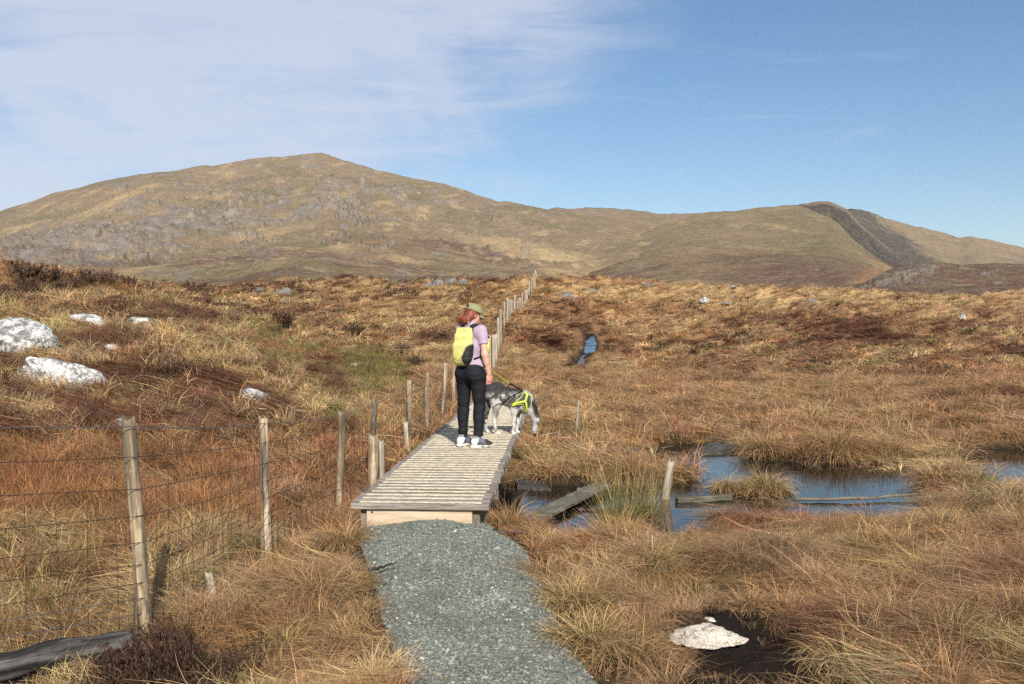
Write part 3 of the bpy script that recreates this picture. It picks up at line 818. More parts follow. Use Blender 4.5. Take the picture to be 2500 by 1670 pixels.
def veg_arrays(kind, r, n=1.0, w=1.0, seg=3):
    N = lambda k: max(6, int(k * n))
    if kind == 'tussock':
        k = N(150); p, a = disc(k, .12, r); az = a * .75 + r.normal(0, .38, k) + .8
        lean = np.abs(r.normal(.35, .30, k)); curl = r.uniform(.9, 2.5, k); L = r.uniform(.18, .42, k)
        return blade_arrays(p, az, lean, curl, L, r.uniform(.0026, .0050, k) * w, r, seg, .6)
    if kind == 'upright':
        k = N(90); p, a = disc(k, .16, r); az = r.random(k) * 2 * np.pi
        return blade_arrays(p, az, np.abs(r.normal(.15, .2, k)), r.uniform(.3, 1.4, k), r.uniform(.10, .27, k), r.uniform(.0025, .0045, k) * w, r, seg, .4)
    if kind == 'mat':
        k = N(125); p, a = disc(k, .26, r); p[:, 2] = r.uniform(.0, .09, k)
        az = r.normal(0, .30, k); lean = r.uniform(.95, 1.45, k); curl = r.uniform(.0, .55, k)
        return blade_arrays(p, az, lean, curl, r.uniform(.28, .62, k), r.uniform(.0026, .0046, k) * w, r, seg + 1, .9)
    if kind == 'short':
        k = N(90); p, a = disc(k, .15, r); az = r.random(k) * 2 * np.pi
        return blade_arrays(p, az, np.abs(r.normal(.25, .3, k)), r.uniform(.1, 1.2, k), r.uniform(.06, .17, k), r.uniform(.003, .005, k) * w, r, max(2, seg - 1), .3)
    if kind == 'heather':
        k = N(46); p, a = disc(k, .10, r); az = a + r.normal(0, .5, k)
        lean = r.uniform(.0, .95, k); curl = r.uniform(-.5, .3, k); L = r.uniform(.10, .26, k)
        tw = blade_arrays(p, az, lean, curl, L, r.uniform(.003, .006, k) * w, r, 2, .3, .5)
        # leaf sprigs along the twigs
        q = N(260); ti = r.integers(0, k, q); tpos = r.uniform(.35, 1.0, q)
        cen = tw[0].reshape(k, 3, 2, 3).mean(2)
        f = tpos * 2; i0 = np.minimum(f.astype(int), 1); fr = (f - i0)[:, None]
        rp = cen[ti, i0] * (1 - fr) + cen[ti, i0 + 1] * fr
        sp = blade_arrays(rp, r.random(q) * 6.28, r.uniform(.1, 1.2, q), r.uniform(-.3, .3, q), r.uniform(.02, .05, q), r.uniform(.006, .012, q) * max(1, w * .7), r, 1, 0, .6)
        return join_arrays([tw, sp])
    if kind == 'rush':
        k = N(120); p, a = disc(k, .13, r); az = a + r.normal(0, .5, k)
        return blade_arrays(p, az, np.abs(r.normal(.10, .16, k)), r.uniform(.0, .5, k), r.uniform(.35, .75, k), r.uniform(.004, .006, k) * w, r, seg, .1)

def veg_material(name, tint=None, root=(.20, .150, .070), rootmix=.45, transl=.12):
    reach = .85 if rootmix == 1.0 else .55
    m, t, b = material(name)
    bc = t.attr('bc'); s = t.new('ShaderNodeSeparateColor'); t.set(s.inputs[0], bc)
    rnd, tt, r2 = s.outputs[0], s.outputs[1], s.outputs[2]
    base = t.attr('tint', 'INSTANCER') if tint is None else tint
    v = t.math('MULTIPLY_ADD', t.math('MULTIPLY', rnd, rnd), 1.15, .52)
    vc = t.new('ShaderNodeCombineColor'); t.set(vc.inputs[0], v); t.set(vc.inputs[1], t.math('MULTIPLY', v, t.math('MULTIPLY_ADD', r2, .16, .92))); t.set(vc.inputs[2], t.math('MULTIPLY', v, t.math('MULTIPLY_ADD', r2, .35, .8)))
    c = t.mix(1.0, base, vc.outputs[0], 'MULTIPLY')
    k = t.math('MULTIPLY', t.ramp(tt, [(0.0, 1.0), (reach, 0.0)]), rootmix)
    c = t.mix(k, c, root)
    t.set(b.inputs['Base Color'], c); b.inputs['Roughness'].default_value = .55; b.inputs['Specular IOR Level'].default_value = .28
    tr = t.new('ShaderNodeBsdfTranslucent', i_Color=c)
    mx = t.new('ShaderNodeMixShader', i_0=transl); t.l.new(b.outputs[0], mx.inputs[1]); t.l.new(tr.outputs[0], mx.inputs[2])
    t.l.new(mx.outputs[0], m.node_tree.nodes['Material Output'].inputs['Surface'])
    return m
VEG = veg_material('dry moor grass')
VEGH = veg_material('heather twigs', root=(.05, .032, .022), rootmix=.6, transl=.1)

def veg_mesh(name, arrays, mat):
    me = mesh_np(name, arrays[0], arrays[1], False, {'bc': ('FLOAT_COLOR', arrays[2])})
    me.materials.append(mat); return me
BANDS = [(1.0, 1.0, 3), (.55, 2.1, 2), (.26, 4.6, 2)]
NVAR = 4
def proto_collection(kind, mat):
    c = bpy.data.collections.new('plants_' + kind)
    for b, (n, w_, sg) in enumerate(BANDS):
        for k in range(NVAR):
            r = np.random.default_rng(100 * b + k + hash(kind) % 1 + len(kind) * 7)
            o = bpy.data.objects.new('%s_%02d' % (kind, b * NVAR + k), veg_mesh(kind, veg_arrays(kind, r, n, w_, sg), mat))
            c.objects.link(o)
    return c

def scatter(name, coll, P, rot, scl, idx, tint, label, cat):
    me = bpy.data.meshes.new(name)
    n = len(P)
    me.vertices.add(n); me.vertices.foreach_set('co', np.asarray(P, np.float32).ravel())
    for an, typ, val, key in (('rot', 'FLOAT_VECTOR', rot, 'vector'), ('scl', 'FLOAT_VECTOR', scl, 'vector'), ('idx', 'INT', idx, 'value'), ('tint', 'FLOAT_VECTOR', tint, 'vector')):
        a = me.attributes.new(an, typ, 'POINT')
        a.data.foreach_set(key, np.ascontiguousarray(val, dtype=np.int32 if typ == 'INT' else np.float32).ravel())
    me.update()
    ng = bpy.data.node_groups.new('scatter ' + name, 'GeometryNodeTree')
    ng.interface.new_socket('Geometry', in_out='INPUT', socket_type='NodeSocketGeometry')
    ng.interface.new_socket('Geometry', in_out='OUTPUT', socket_type='NodeSocketGeometry')
    N = ng.nodes; Lk = ng.links
    gi = N.new('NodeGroupInput'); go = N.new('NodeGroupOutput')
    ci = N.new('GeometryNodeCollectionInfo'); ci.inputs['Collection'].default_value = coll
    ci.inputs['Separate Children'].default_value = True; ci.inputs['Reset Children'].default_value = True
    ip = N.new('GeometryNodeInstanceOnPoints'); ip.inputs['Pick Instance'].default_value = True
    def na(nm, dt):
        q = N.new('GeometryNodeInputNamedAttribute'); q.data_type = dt; q.inputs[0].default_value = nm; return q.outputs[0]
    er = N.new('FunctionNodeEulerToRotation')
    Lk.new(na('rot', 'FLOAT_VECTOR'), er.inputs[0])
    Lk.new(gi.outputs[0], ip.inputs['Points']); Lk.new(ci.outputs[0], ip.inputs['Instance'])
    Lk.new(na('idx', 'INT'), ip.inputs['Instance Index']); Lk.new(er.outputs[0], ip.inputs['Rotation']); Lk.new(na('scl', 'FLOAT_VECTOR'), ip.inputs['Scale'])
    Lk.new(ip.outputs[0], go.inputs[0])
    o = link(name, me)
    md = o.modifiers.new('scatter', 'NODES'); md.node_group = ng
    return stuff(o, label, cat)

ROCK_SPOTS = []      # (x, y, radius) filled with the stones' places before the grass is sown
def rock_px(u, v, d, rx):
    p = at_d(u, v, d); return p
KEEP_CLEAR = []      # (x, y, radius) places kept free of grass
def sow():
    r = np.random.default_rng(11)
    # candidates with density falling off with distance
    def ring(d0, d1, half, rho0, p):
        # rho(d) = rho0 * (6/d)^p per square metre
        n_est = int(2 * half * rho0 * 6 ** p * (d1 ** (2 - p) - d0 ** (2 - p)) / (2 - p))
        q = r.random(n_est)
        d = (d0 ** (2 - p) + q * (d1 ** (2 - p) - d0 ** (2 - p))) ** (1 / (2 - p))
        a = r.uniform(-half, half, n_est)
        return np.sin(a) * d, np.cos(a) * d
    xs, ys = zip(ring(2.0, 9, R(45), 92, 1.0), ring(9, 40, R(36), 112, 1.15), ring(40, 122, R(34), 185, 1.3))
    x = np.concatenate(xs); y = np.concatenate(ys)
    z, pond, isl, path, deck, strm = ground_z(x, y, True)
    W, u, v = zone_weights(x, y, z)
    d = np.hypot(x, y)
    wob = .16 * fbm2(x / .22, y / .22, 3, 55)
    ok = (path + wob > .02) & ((deck > .03) | (z < -5)) & (strm > .6)
    emergent = (pond > -.7) & (r.random(len(x)) < .035)
    ok &= (pond > .02) | (isl < .03) | emergent
    # boggy margins and bare peat carry fewer plants
    peat = sstep(20, -20, poly_sd(u, v, PEAT_PX) + 120 * fbm2(x / .3, y / .3, 3, 77)) * (d < 9)
    bare = sstep(.24, .40, fbm2(x / .8, y / .8, 3, 87)) * (d < 12) * (u > 1250)
    ok &= r.random(len(x)) > np.maximum(peat * .90, bare * .85)
    cl = clump(x, y); ok &= (cl > -.10) | (r.random(len(x)) < np.where(d < 16, .26, .55)) | (d > 45)
    for (cx_, cy_, rr) in KEEP_CLEAR:
        ok &= np.hypot(x - cx_, y - cy_) > rr
    x, y, z, d, u, v = (q[ok] for q in (x, y, z, d, u, v)); path = path[ok]; deck = deck[ok]; pond = pond[ok]; cl = cl[ok]; strm = strm[ok]; peatd = poly_sd(u, v, PEAT_PX)
    W = {k: q[ok] for k, q in W.items()}
    # neighbouring plants belong to the same patch: coherent noise per species plus a little chance
    lw = np.stack([np.log(W[k] + 1e-4) for k in SPECIES], 1)
    sc_ = 1 + .03 * d
    coh = np.stack([fbm2(x / (1.5 * sc_) + 31 * i, y / (1.1 * sc_), 3, 900 + 7 * i) for i in range(len(SPECIES))], 1)
    pick = (lw + 4.2 * coh - .45 * np.log(-np.log(r.random(lw.shape) + 1e-9) + 1e-9)).argmax(1)
    sp = np.array(SPECIES)[np.minimum(pick, 5)]
    band = np.where(d < 11, 0, np.where(d < 36, 1, 2))
    idx = band * NVAR + r.integers(0, NVAR, len(x))
    size = (.68 + .32 * sstep(3.5, 9, d) + .9 * sstep(8, 70, d)) * r.uniform(.75, 1.25, len(x))
    near_path = sstep(.5, .05, path)
    left = u < np.interp(v, [850, 990, 1090, 1200, 1280, 1380, 1575, 1700], [1150, 1110, 1000, 910, 820, 648, 335, 240])
    # kind of plant for each species
    u01 = r.random(len(x))
    kind = np.full(len(x), 'tussock', dtype=object)
    kind[(sp == 'straw') & (u01 < .35)] = 'upright'
    kind[(sp == 'orange') & (u01 < .8)] = 'upright'
    kind[(sp == 'tan') & (u01 < .28)] = 'upright'
    kind[(sp == 'tan') & (u01 > .66)] = 'mat'; kind[(sp == 'straw') & (u01 > .8)] = 'mat'
    kind[(sp == 'deer')] = 'mat'
    kind[(sp == 'deer') & (u01 < .12)] = 'tussock'
    kind[(sp == 'green')] = 'short'; kind[(sp == 'green') & (u01 < .4)] = 'upright'
    kind[sp == 'heather'] = 'heather'
    low = (near_path > .55) & (u01 < .5) & (kind != 'mat'); kind[low] = 'short'
    hollow = (cl < -.12) & (d < 45) & (kind != 'mat') & (kind != 'heather'); kind[hollow & (u01 < .45)] = 'short'; kind[hollow & (u01 > .62)] = 'mat'
    # hanging over the path edge: keep blades short near the gravel
    base = np.array([ALB[k] for k in sp])
    val = np.clip(1.10 * np.exp(r.normal(0, .24, len(x))) * np.exp(.6 * fbm2(x / 1.1, y / 1.1, 3, 61)), .35, 1.6) * (1 + .16 * sstep(20, 50, d))
    tint = base * val[:, None] * np.exp(r.normal(0, .07, (len(x), 3)))
    flow = 2.9 + 1.1 * fbm2(x / 3, y / 3, 2, 71) + np.where(left, -.25, 0)     # strands lie towards the left and downhill
    rz = np.where(kind == 'mat', flow + r.normal(0, .35, len(x)), r.uniform(0, 6.28, len(x)))
    tl = .22; ph = 3.0 - rz                                              # the wind leans everything to the left
    tilt = np.stack([r.normal(0, .10, len(x)) - tl * np.sin(ph), r.normal(0, .10, len(x)) + tl * np.cos(ph), rz], 1)
    hs = r.uniform(.65, 1.15, len(x)) * np.where(near_path > .3, .75, 1.0) * (1 - .45 * sstep(14, 60, d))
    hs = hs * np.where(deck < .35, .8, 1.0) * np.where((pond < 1.6) & (u > 1180) & (v > np.where(u > 2250, 1120, 1180)), .42 + .3 * np.clip(pond, 0, 1.6) / 1.6, 1.0)
    hs = hs * np.where(strm < 2.0, .5, 1.0) * np.where((d < 8) & (peatd < 60), .6, 1.0)
    kind[(peatd < 60) & (d < 8) & (kind == 'mat')] = 'short'; kind[(peatd < 5) & (d < 8)] = 'short'; size = size * np.where((peatd < 5) & (d < 8), .55, 1.0)
    scl = np.stack([size, size, size * hs], 1)
    z = np.where(z < -.06, -.04, z)
    P = np.stack([x, y, z - .015], 1)
    names = {'tussock': ('tussock_grass', 'straw coloured tussock grass covering the moor', 'grass'), 'upright': ('moor_grass', 'fine upright orange brown moor grass', 'grass'),
             'mat': ('deer_grass', 'flattened dark red brown deer grass in swirling mats', 'grass'), 'short': ('bog_turf', 'short green grass between the dry tussocks', 'grass'), 'heather': ('heather', 'low dark brown heather scattered over the moor', 'heather')}
    for kd, (nm, lab, cat) in names.items():
        s = kind == kd
        scatter(nm, proto_collection(kd, VEGH if kd == 'heather' else VEG), P[s], tilt[s], scl[s], idx[s], tint[s], lab, cat)
    print('plants', len(x))

# gravel stones
def gravel():
    r = np.random.default_rng(5)
    m, t, b = material('gravel stone')
    co = t.new('ShaderNodeTexCoord').outputs['Object']
    c = t.mix(1.0, t.attr('tint', 'INSTANCER'), t.ramp(t.noise(co, 3, 3), [(.3, (.75, .75, .75)), (.7, (1, 1, 1))]), 'MULTIPLY')
    t.set(b.inputs['Base Color'], c); b.inputs['Roughness'].default_value = .8
    ic = bpy.data.meshes.new('ico')
    import bmesh
    coll = bpy.data.collections.new('stones')
    for k in range(8):
        bm = bmesh.new(); bmesh.ops.create_icosphere(bm, subdivisions=1, radius=.5)
        sc = r.uniform(.55, 1.2, 3) * np.array((1, .8, .5))
        for vtx in bm.verts: vtx.co = Vector((np.array(vtx.co) + r.normal(0, .07, 3)) * sc)
        me = bpy.data.meshes.new('stone'); bm.to_mesh(me); bm.free(); me.materials.append(m)
        coll.objects.link(bpy.data.objects.new('stone_%02d' % k, me))
    n = 75000
    x0, y0 = PATH.min(0); x1, y1 = PATH.max(0)
    y0 = 2.6
    x = r.uniform(x0 - .25, x1 + .25, n); y = r.uniform(y0, y1 + .05, n)
    sd = poly_sd(x, y, PATH) + .11 * fbm2(x / .22, y / .22, 3, 5)
    ok = (sd < .015) | ((sd < .2) & (r.random(n) < .35 * np.exp(-np.maximum(sd, 0) / .05)))
    x, y, sd = x[ok], y[ok], sd[ok]; n = len(x)
    z = path_surface(x, y); gzv = ground_z(x, y); z = np.where(sd > .03, gzv, z)
    s = np.exp(r.normal(math.log(.0115), .45, n)) * np.where(r.random(n) < .015, 1.9, 1)
    col = np.array((.192, .202, .166)) * np.exp(r.normal(0, .32, n))[:, None] * np.exp(r.normal(0, .05, (n, 3)))
    col *= np.exp(.5 * fbm2(x / .35, y / .5, 3, 19))[:, None]
    wh = r.random(n) < .009; col[wh] = np.array((.62, .62, .58)) * r.uniform(.7, 1.1, (wh.sum(), 1))
    br = r.random(n) < .05; col[br] = np.array((.15, .12, .085)); dk = r.random(n) < .12; col[dk] *= .5
    sc = np.stack([s, s, s], 1); rot = np.stack([r.normal(0, .4, n), r.normal(0, .4, n), r.uniform(0, 6.28, n)], 1)
    scatter('gravel', coll, np.stack([x, y, z + .002], 1), rot, sc, r.integers(0, 8, n), col, 'loose grey green crushed stone on the path', 'gravel')
gravel()
# ------------------------------------------------------------------ wood and stone materials
def wood_material(name, cols, axis=0, scale=1.0, rough=.85, dark=.5, lichen=0.0):
    m, t, b = material(name)
    tc = t.new('ShaderNodeTexCoord')
    oi = t.new('ShaderNodeObjectInfo')
    off = t.new('ShaderNodeVectorMath', operation='SCALE'); t.set(off.inputs[0], tc.outputs['Object']); off.inputs['Scale'].default_value = 1
    add = t.new('ShaderNodeVectorMath', operation='ADD'); t.set(add.inputs[0], tc.outputs['Object'])
    rv = t.new('ShaderNodeCombineXYZ'); q = t.math('MULTIPLY', oi.outputs['Random'], 37.0)
    for i in range(3): t.set(rv.inputs[i], q)
    t.set(add.inputs[1], rv.outputs[0]); co = add.outputs[0]
    st = [9, 9, 9]; st[axis] = .7
    g = t.noise(t.mapping(co, tuple(s * 7 * scale for s in st)), 1.0, 5, .65, .3)
    g2 = t.noise(t.mapping(co, tuple(s * 1.1 * scale for s in st)), 1.0, 4, .6)
    bs = [6.0, 6.0, 6.0]; bs[axis] = 1.3
    blot = t.noise(t.mapping(co, tuple(bs)), 1.6, 5, .7)
    c = t.ramp(g, [(.37, cols[0]), (.49, cols[1]), (.61, cols[2])])
    c = t.mix(t.ramp(blot, [(.38, 0.0), (.60, dark)]), c, cols[3])
    c = t.mix(t.ramp(g2, [(.5, 0.0), (.75, .4)]), c, cols[4])
    if lichen: c = t.mix(t.math('MULTIPLY', t.ramp(t.noise(co, 26, 5, .7), [(.56, 0.0), (.66, 1.0)]), lichen), c, (.34, .37, .28))
    hv = t.new('ShaderNodeHueSaturation', i_Color=c); t.set(hv.inputs['Value'], t.math('MULTIPLY_ADD', oi.outputs['Random'], .5, .74)); t.set(hv.inputs['Saturation'], 1.0)
    t.set(b.inputs['Base Color'], hv.outputs[0]); b.inputs['Roughness'].default_value = rough; b.inputs['Specular IOR Level'].default_value = .25
    t.set(b.inputs['Normal'], t.bump(g, .7, .006))
    return m
POSTW = wood_material('weathered fence wood', [(.045, .032, .02), (.32, .225, .135), (.52, .42, .285), (.075, .068, .056), (.42, .25, .115)], 2, .4, .85, .85, .25)
POSTFAR = wood_material('grey fence wood', [(.20, .15, .10), (.36, .29, .21), (.46, .39, .30), (.22, .20, .17), (.40, .31, .21)], 2, .6, .85, .4)
DECKW = wood_material('silvered deck board', [(.11, .09, .07), (.23, .195, .16), (.33, .285, .235), (.14, .125, .11), (.28, .22, .16)], 0, 1.0, .8, .45)
RAWW = wood_material('pale sawn pine', [(.44, .32, .20), (.58, .45, .305), (.66, .54, .39), (.48, .37, .26), (.52, .36, .20)], 0, .45, .7, .35)
BEAMW = wood_material('brown treated beam', [(.12, .09, .065), (.20, .155, .115), (.27, .22, .165), (.13, .11, .09), (.22, .16, .10)], 1, 1.0, .85, .4)
OLDW = wood_material('grey green rotting plank', [(.055, .045, .03), (.135, .12, .086), (.20, .182, .135), (.06, .053, .038), (.13, .11, .07)], 0, 1.0, .8, .55)
LOGW = wood_material('dark bleached log', [(.008, .007, .006), (.045, .039, .035), (.14, .125, .115), (.014, .012, .011), (.07, .058, .048)], 2, .35, .85, .5)
GRIT = plain('cream grit strip', (.66, .57, .40), .9, .2, .35, 260, .6)
WIRE = plain('rusted wire', (.085, .062, .05), .5, .4, .4, 60, 0, .6)
WIREG = plain('galvanised wire', (.19, .19, .19), .45, .5, .3, 60, 0, .7)
BOLT = plain('steel bolt', (.10, .10, .10), .4, .5, .2, 50, 0, .8)

def rock_material(name, base, pale, amount, dark=(.045, .043, .04), sc=1.0):
    m, t, b = material(name)
    tc = t.new('ShaderNodeTexCoord'); oi = t.new('ShaderNodeObjectInfo')
    add = t.new('ShaderNodeVectorMath', operation='ADD'); t.set(add.inputs[0], tc.outputs['Object'])
    rv = t.new('ShaderNodeCombineXYZ'); q = t.math('MULTIPLY', oi.outputs['Random'], 23.0)
    for i in range(3): t.set(rv.inputs[i], q)
    t.set(add.inputs[1], rv.outputs[0]); co = add.outputs[0]
    n = t.noise(co, 4.2 * sc, 8, .68, .4); n2 = t.noise(co, 17 * sc, 5, .7); nd_ = t.new('ShaderNodeTexNoise', i_Scale=3.0 * sc); t.l.new(co, nd_.inputs['Vector']); wv = t.new('ShaderNodeVectorMath', operation='MULTIPLY_ADD'); t.set(wv.inputs[0], nd_.outputs['Color']); wv.inputs[1].default_value = (.35, .35, .35); t.set(wv.inputs[2], co)
    cr = t.voro(t.mapping(wv.outputs[0], (1, .7, 1.8)), 8 * sc, 'DISTANCE_TO_EDGE')
    k = t.ramp(t.math('MULTIPLY_ADD', n2, .45, n), [(amount - .07, 0.0), (amount + .07, 1.0)])
    c = t.mix(k, base, pale)
    c = t.mix(t.ramp(n2, [(.52, 0.0), (.68, .8)]), c, tuple(v * 1.6 for v in dark))
    c = t.mix(t.ramp(cr, [(0.0, .95), (.035, 0.0)]), c, dark)
    t.set(b.inputs['Base Color'], c); b.inputs['Roughness'].default_value = .9; b.inputs['Specular IOR Level'].default_value = .2
    t.set(b.inputs['Normal'], t.bump(t.math('MULTIPLY_ADD', n2, .6, n), .9, .04 / sc))
    return m
ROCKW = rock_material('white lichened rock', (.17, .165, .145), (.70, .69, .66), .715)
ROCKG = rock_material('grey outcrop rock', (.155, .145, .120), (.27, .265, .245), .76)
ROCKP = rock_material('pale cream stone', (.34, .265, .185), (.56, .50, .42), .64, (.12, .09, .06), 2.0)
SLATE = rock_material('wet dark slab', (.055, .05, .042), (.12, .11, .095), .75, (.02, .018, .015), 1.5)

import bmesh
def rock_mesh(name, w_, d_, h_, seed, sub=4, rough=.22, facet=.75):
    bm = bmesh.new(); bmesh.ops.create_icosphere(bm, subdivisions=sub, radius=1.0)
    P = np.array([v.co[:] for v in bm.verts]); bm.verts.ensure_lookup_table()
    F3 = np.array([[v.index for v in f.verts] for f in bm.faces]); bm.free()
    r = np.random.default_rng(seed)
    # chop with random planes for broken faces
    for _ in range(14):
        n = r.normal(0, 1, 3); n[2] = abs(n[2]) * .7; n /= np.linalg.norm(n); off = r.uniform(.45, .85)
        s = P @ n; over = np.maximum(s - off, 0); P = P - n[None] * (over * facet)[:, None]
    P = P * (1 + rough * fbm3(P * 1.7 + seed, 4, seed)[:, None] + .12 * fbm3(P * 5 + seed, 4, seed + 9)[:, None])
    P = P * np.array((w_ / 2, d_ / 2, h_))
    P[:, 2] = np.where(P[:, 2] < -h_ * .45, -h_ * .45, P[:, 2])
    return mesh_np(name, P, F3, True)
def rock(u, v, wpx, hpx, label, mat, seed, group=None, depth=.75, tilt=0.0, yaw=0.0, sub=4, lift=.0, cat='rock', clear=.34, name='rock'):
    p = hit(u, v); k = p[1] / F_PX
    w_ = wpx * k; h_ = max(hpx * k, .04)
    o = link(name, rock_mesh(name, w_, w_ * depth, h_ * (.55 if mat is not ROCKG else .42), seed, sub), mat, loc=(p[0], p[1] + w_ * depth * .15, p[2] + h_ * lift), rot=(R(8), tilt, yaw))
    tag(o, label, cat, group)
    if p[1] < 60: KEEP_CLEAR.append((p[0], p[1], w_ * clear))
    return o

# white lichened outcrops on the left slope
rock(25, 850, 225, 104, 'big rounded boulder crusted with white lichen, largest rock on the slope', ROCKW, 1, depth=.9, yaw=.1, lift=.25, sub=5)
rock(165, 945, 275, 84, 'long white crusted rock sloping down below the big boulder', ROCKW, 2, depth=.5, tilt=R(17), lift=.16, sub=5)
rock(218, 782, 100, 34, 'narrow white rock slab high on the slope, longest of its row', ROCKW, 3, tilt=R(12), depth=.5)
rock(338, 784, 80, 26, 'white rock slab in dark heather, middle of the row high on the slope', ROCKW, 4, tilt=R(6), depth=.5)
rock(412, 786, 38, 14, 'small white rock tip at the end of the row high on the slope', ROCKW, 5, depth=.5)
rock(268, 852, 76, 20, 'low flat white rock right of the big lichened boulder', ROCKW, 6, depth=.6)
rock(612, 972, 108, 44, 'tilted white rock wedge alone among red brown mats', ROCKW, 7, tilt=R(20), depth=.5, lift=.1)
rock(296, 1046, 92, 48, 'white lichened rock just behind the top of the cracked fence post', ROCKW, 8, depth=.6, lift=.1)
rock(862, 896, 26, 9, 'scrap of white stone in the yellow green grass', ROCKW, 9, depth=.6)
rock(340, 706, 40, 14, 'pale green lichened rock on the crest of the heathery slope', ROCKG, 10, depth=.6)
# grey outcrops on the moor
OUT = 'grey outcrops on the rise of the moor'
for i, (u, v, w_, h_, lab) in enumerate([(690, 714, 62, 26, 'long sloping grey slab on the rise, biggest outcrop left of the hiker'), (628, 714, 50, 18, 'grey slab next to the long sloping outcrop'), (684, 738, 52, 22, 'hump of grey rock just below the long sloping slab'),
        (757, 746, 28, 10, 'small flat grey rock below the slabs'), (843, 746, 32, 12, 'grey rock with mossy top on the moor'), (1046, 697, 34, 16, 'grey block at the left end of the crest outcrop'), (1072, 693, 40, 24, 'grey block second in the crest outcrop'), (1102, 690, 44, 30, 'tallest grey block of the crest outcrop'),
        (1132, 694, 34, 22, 'grey block at the right of the tallest crest block'), (1165, 702, 24, 12, 'last small grey block of the crest outcrop'), (999, 738, 12, 14, 'small upright grey stone on the moor'), (520, 740, 30, 10, 'grey stone in the dip behind the slope'),
        (1586, 697, 60, 18, 'smooth grey whaleback rock at the crest beyond the rill'), (1378, 722, 56, 26, 'bare grey slab beside the far end of the fence'), (1448, 712, 40, 12, 'grey streak of rock below the crest'), (1232, 850, 14, 9, 'small pale stone at the foot of the far fence posts'), (1222, 898, 22, 12, 'mossy stone at the base of the nearest post of the far fence run'),
        (1770, 750, 32, 10, 'grey flat stone beside the broken white rock'), (1986, 742, 52, 15, 'low grey slab in pale grass'), (2096, 738, 46, 14, 'grey green rock with a dark end')]):
    rock(u, v, w_, h_, lab, ROCKG, 40 + i, OUT, depth=.8, sub=4, lift=.02)
rock(1722, 741, 34, 16, 'broken white rock on the moor among pale grass', ROCKW, 70, sub=3, lift=.2)
rock(2350, 780, 24, 22, 'white pointed rock below a green bank on the moor', ROCKW, 71, sub=3, lift=.2)
rock(1793, 702, 24, 9, 'thin white stone on the skyline of the moor', ROCKW, 72, sub=3, lift=.2)
rock(965, 722, 14, 8, 'tiny white stone on the rise', ROCKW, 73, sub=3, lift=.2)
# stones in the foreground
rock(1728, 1572, 215, 46, 'pale cream boulder lying on bare black peat', ROCKP, 80, depth=.55, sub=5, lift=.30, clear=.5)
rock(1498, 1476, 66, 22, 'small white stone in grass next to the gravel path', ROCKP, 81, depth=.6, lift=.2)
rock(1735, 1518, 42, 18, 'small pale stone behind the cream boulder', ROCKP, 82, depth=.6, lift=.1)
rock(1616, 1398, 30, 20, 'rounded dark grey cobble in the grass', ROCKG, 83, depth=.8, lift=.25, sub=3)
rock(1726, 1436, 32, 14, 'pale pebble lying on matted grass', ROCKP, 84, depth=.8, lift=.2, sub=3)
def slab(pts, z, th, label, mat, cat='slab', name='stone_slab', seed=0, rz=0.02):
    P = np.array([at_z(u, v, z) for u, v in pts]); c = P.mean(0)
    n = len(P); r = np.random.default_rng(seed)
    top = np.vstack([P - c]); top[:, 2] = r.normal(0, rz, n); bot = top.copy(); bot[:, 2] = -th; bot[:, :2] *= 1.04
    mid = np.array([[0, 0, rz]])
    V = np.vstack([top, bot, mid])
    Fs = [(i, (i + 1) % n, 2 * n) for i in range(n)] + [((i + 1) % n, i, i + n, (i + 1) % n + n) for i in range(n)]
    o = link(name, mesh_np(name, V, Fs, False), mat, loc=c)
    bv = o.modifiers.new('bevel', 'BEVEL'); bv.width = .008; bv.segments = 2
    KEEP_CLEAR.append((c[0], c[1], float(np.abs(P[:, 0] - c[0]).max()) * .8))
    return tag(o, label, cat)
slab([(1690, 1103), (1715, 1090), (1745, 1078), (1775, 1074), (1806, 1082), (1800, 1098), (1760, 1104)], .045, .15, 'grey slab of rock at the far edge of the pond', SLATE, seed=1)
slab([(1490, 1108), (1502, 1096), (1527, 1095), (1522, 1107)], .12, .05, 'tan flat board end beyond the dome tussock', OLDW, 'board', 'old_board', 2, .004)
slab([(1530, 1103), (1540, 1094), (1560, 1095), (1553, 1104)], .12, .05, 'smaller tan board end next to its neighbour', OLDW, 'board', 'old_board', 3, .004)
slab([(1242, 1150), (1262, 1136), (1292, 1146), (1310, 1162), (1345, 1186), (1262, 1182)], .06, .10, 'dark flat slab beside the boardwalk at the pool edge', SLATE, seed=4)
slab([(1258, 1128), (1285, 1122), (1298, 1134), (1270, 1140)], .08, .1, 'small dark slab behind the flat pool edge slab', SLATE, seed=5)
slab([(1372, 1104), (1398, 1096), (1436, 1112), (1410, 1126), (1376, 1116)], .07, .1, 'purple grey slab between two tussocks', SLATE, seed=6)
slab([(1290, 986), (1294, 974), (1310, 973), (1308, 987)], .35, .04, 'grey board end sticking up behind the dog', OLDW, 'board', 'old_board', 7, .003)

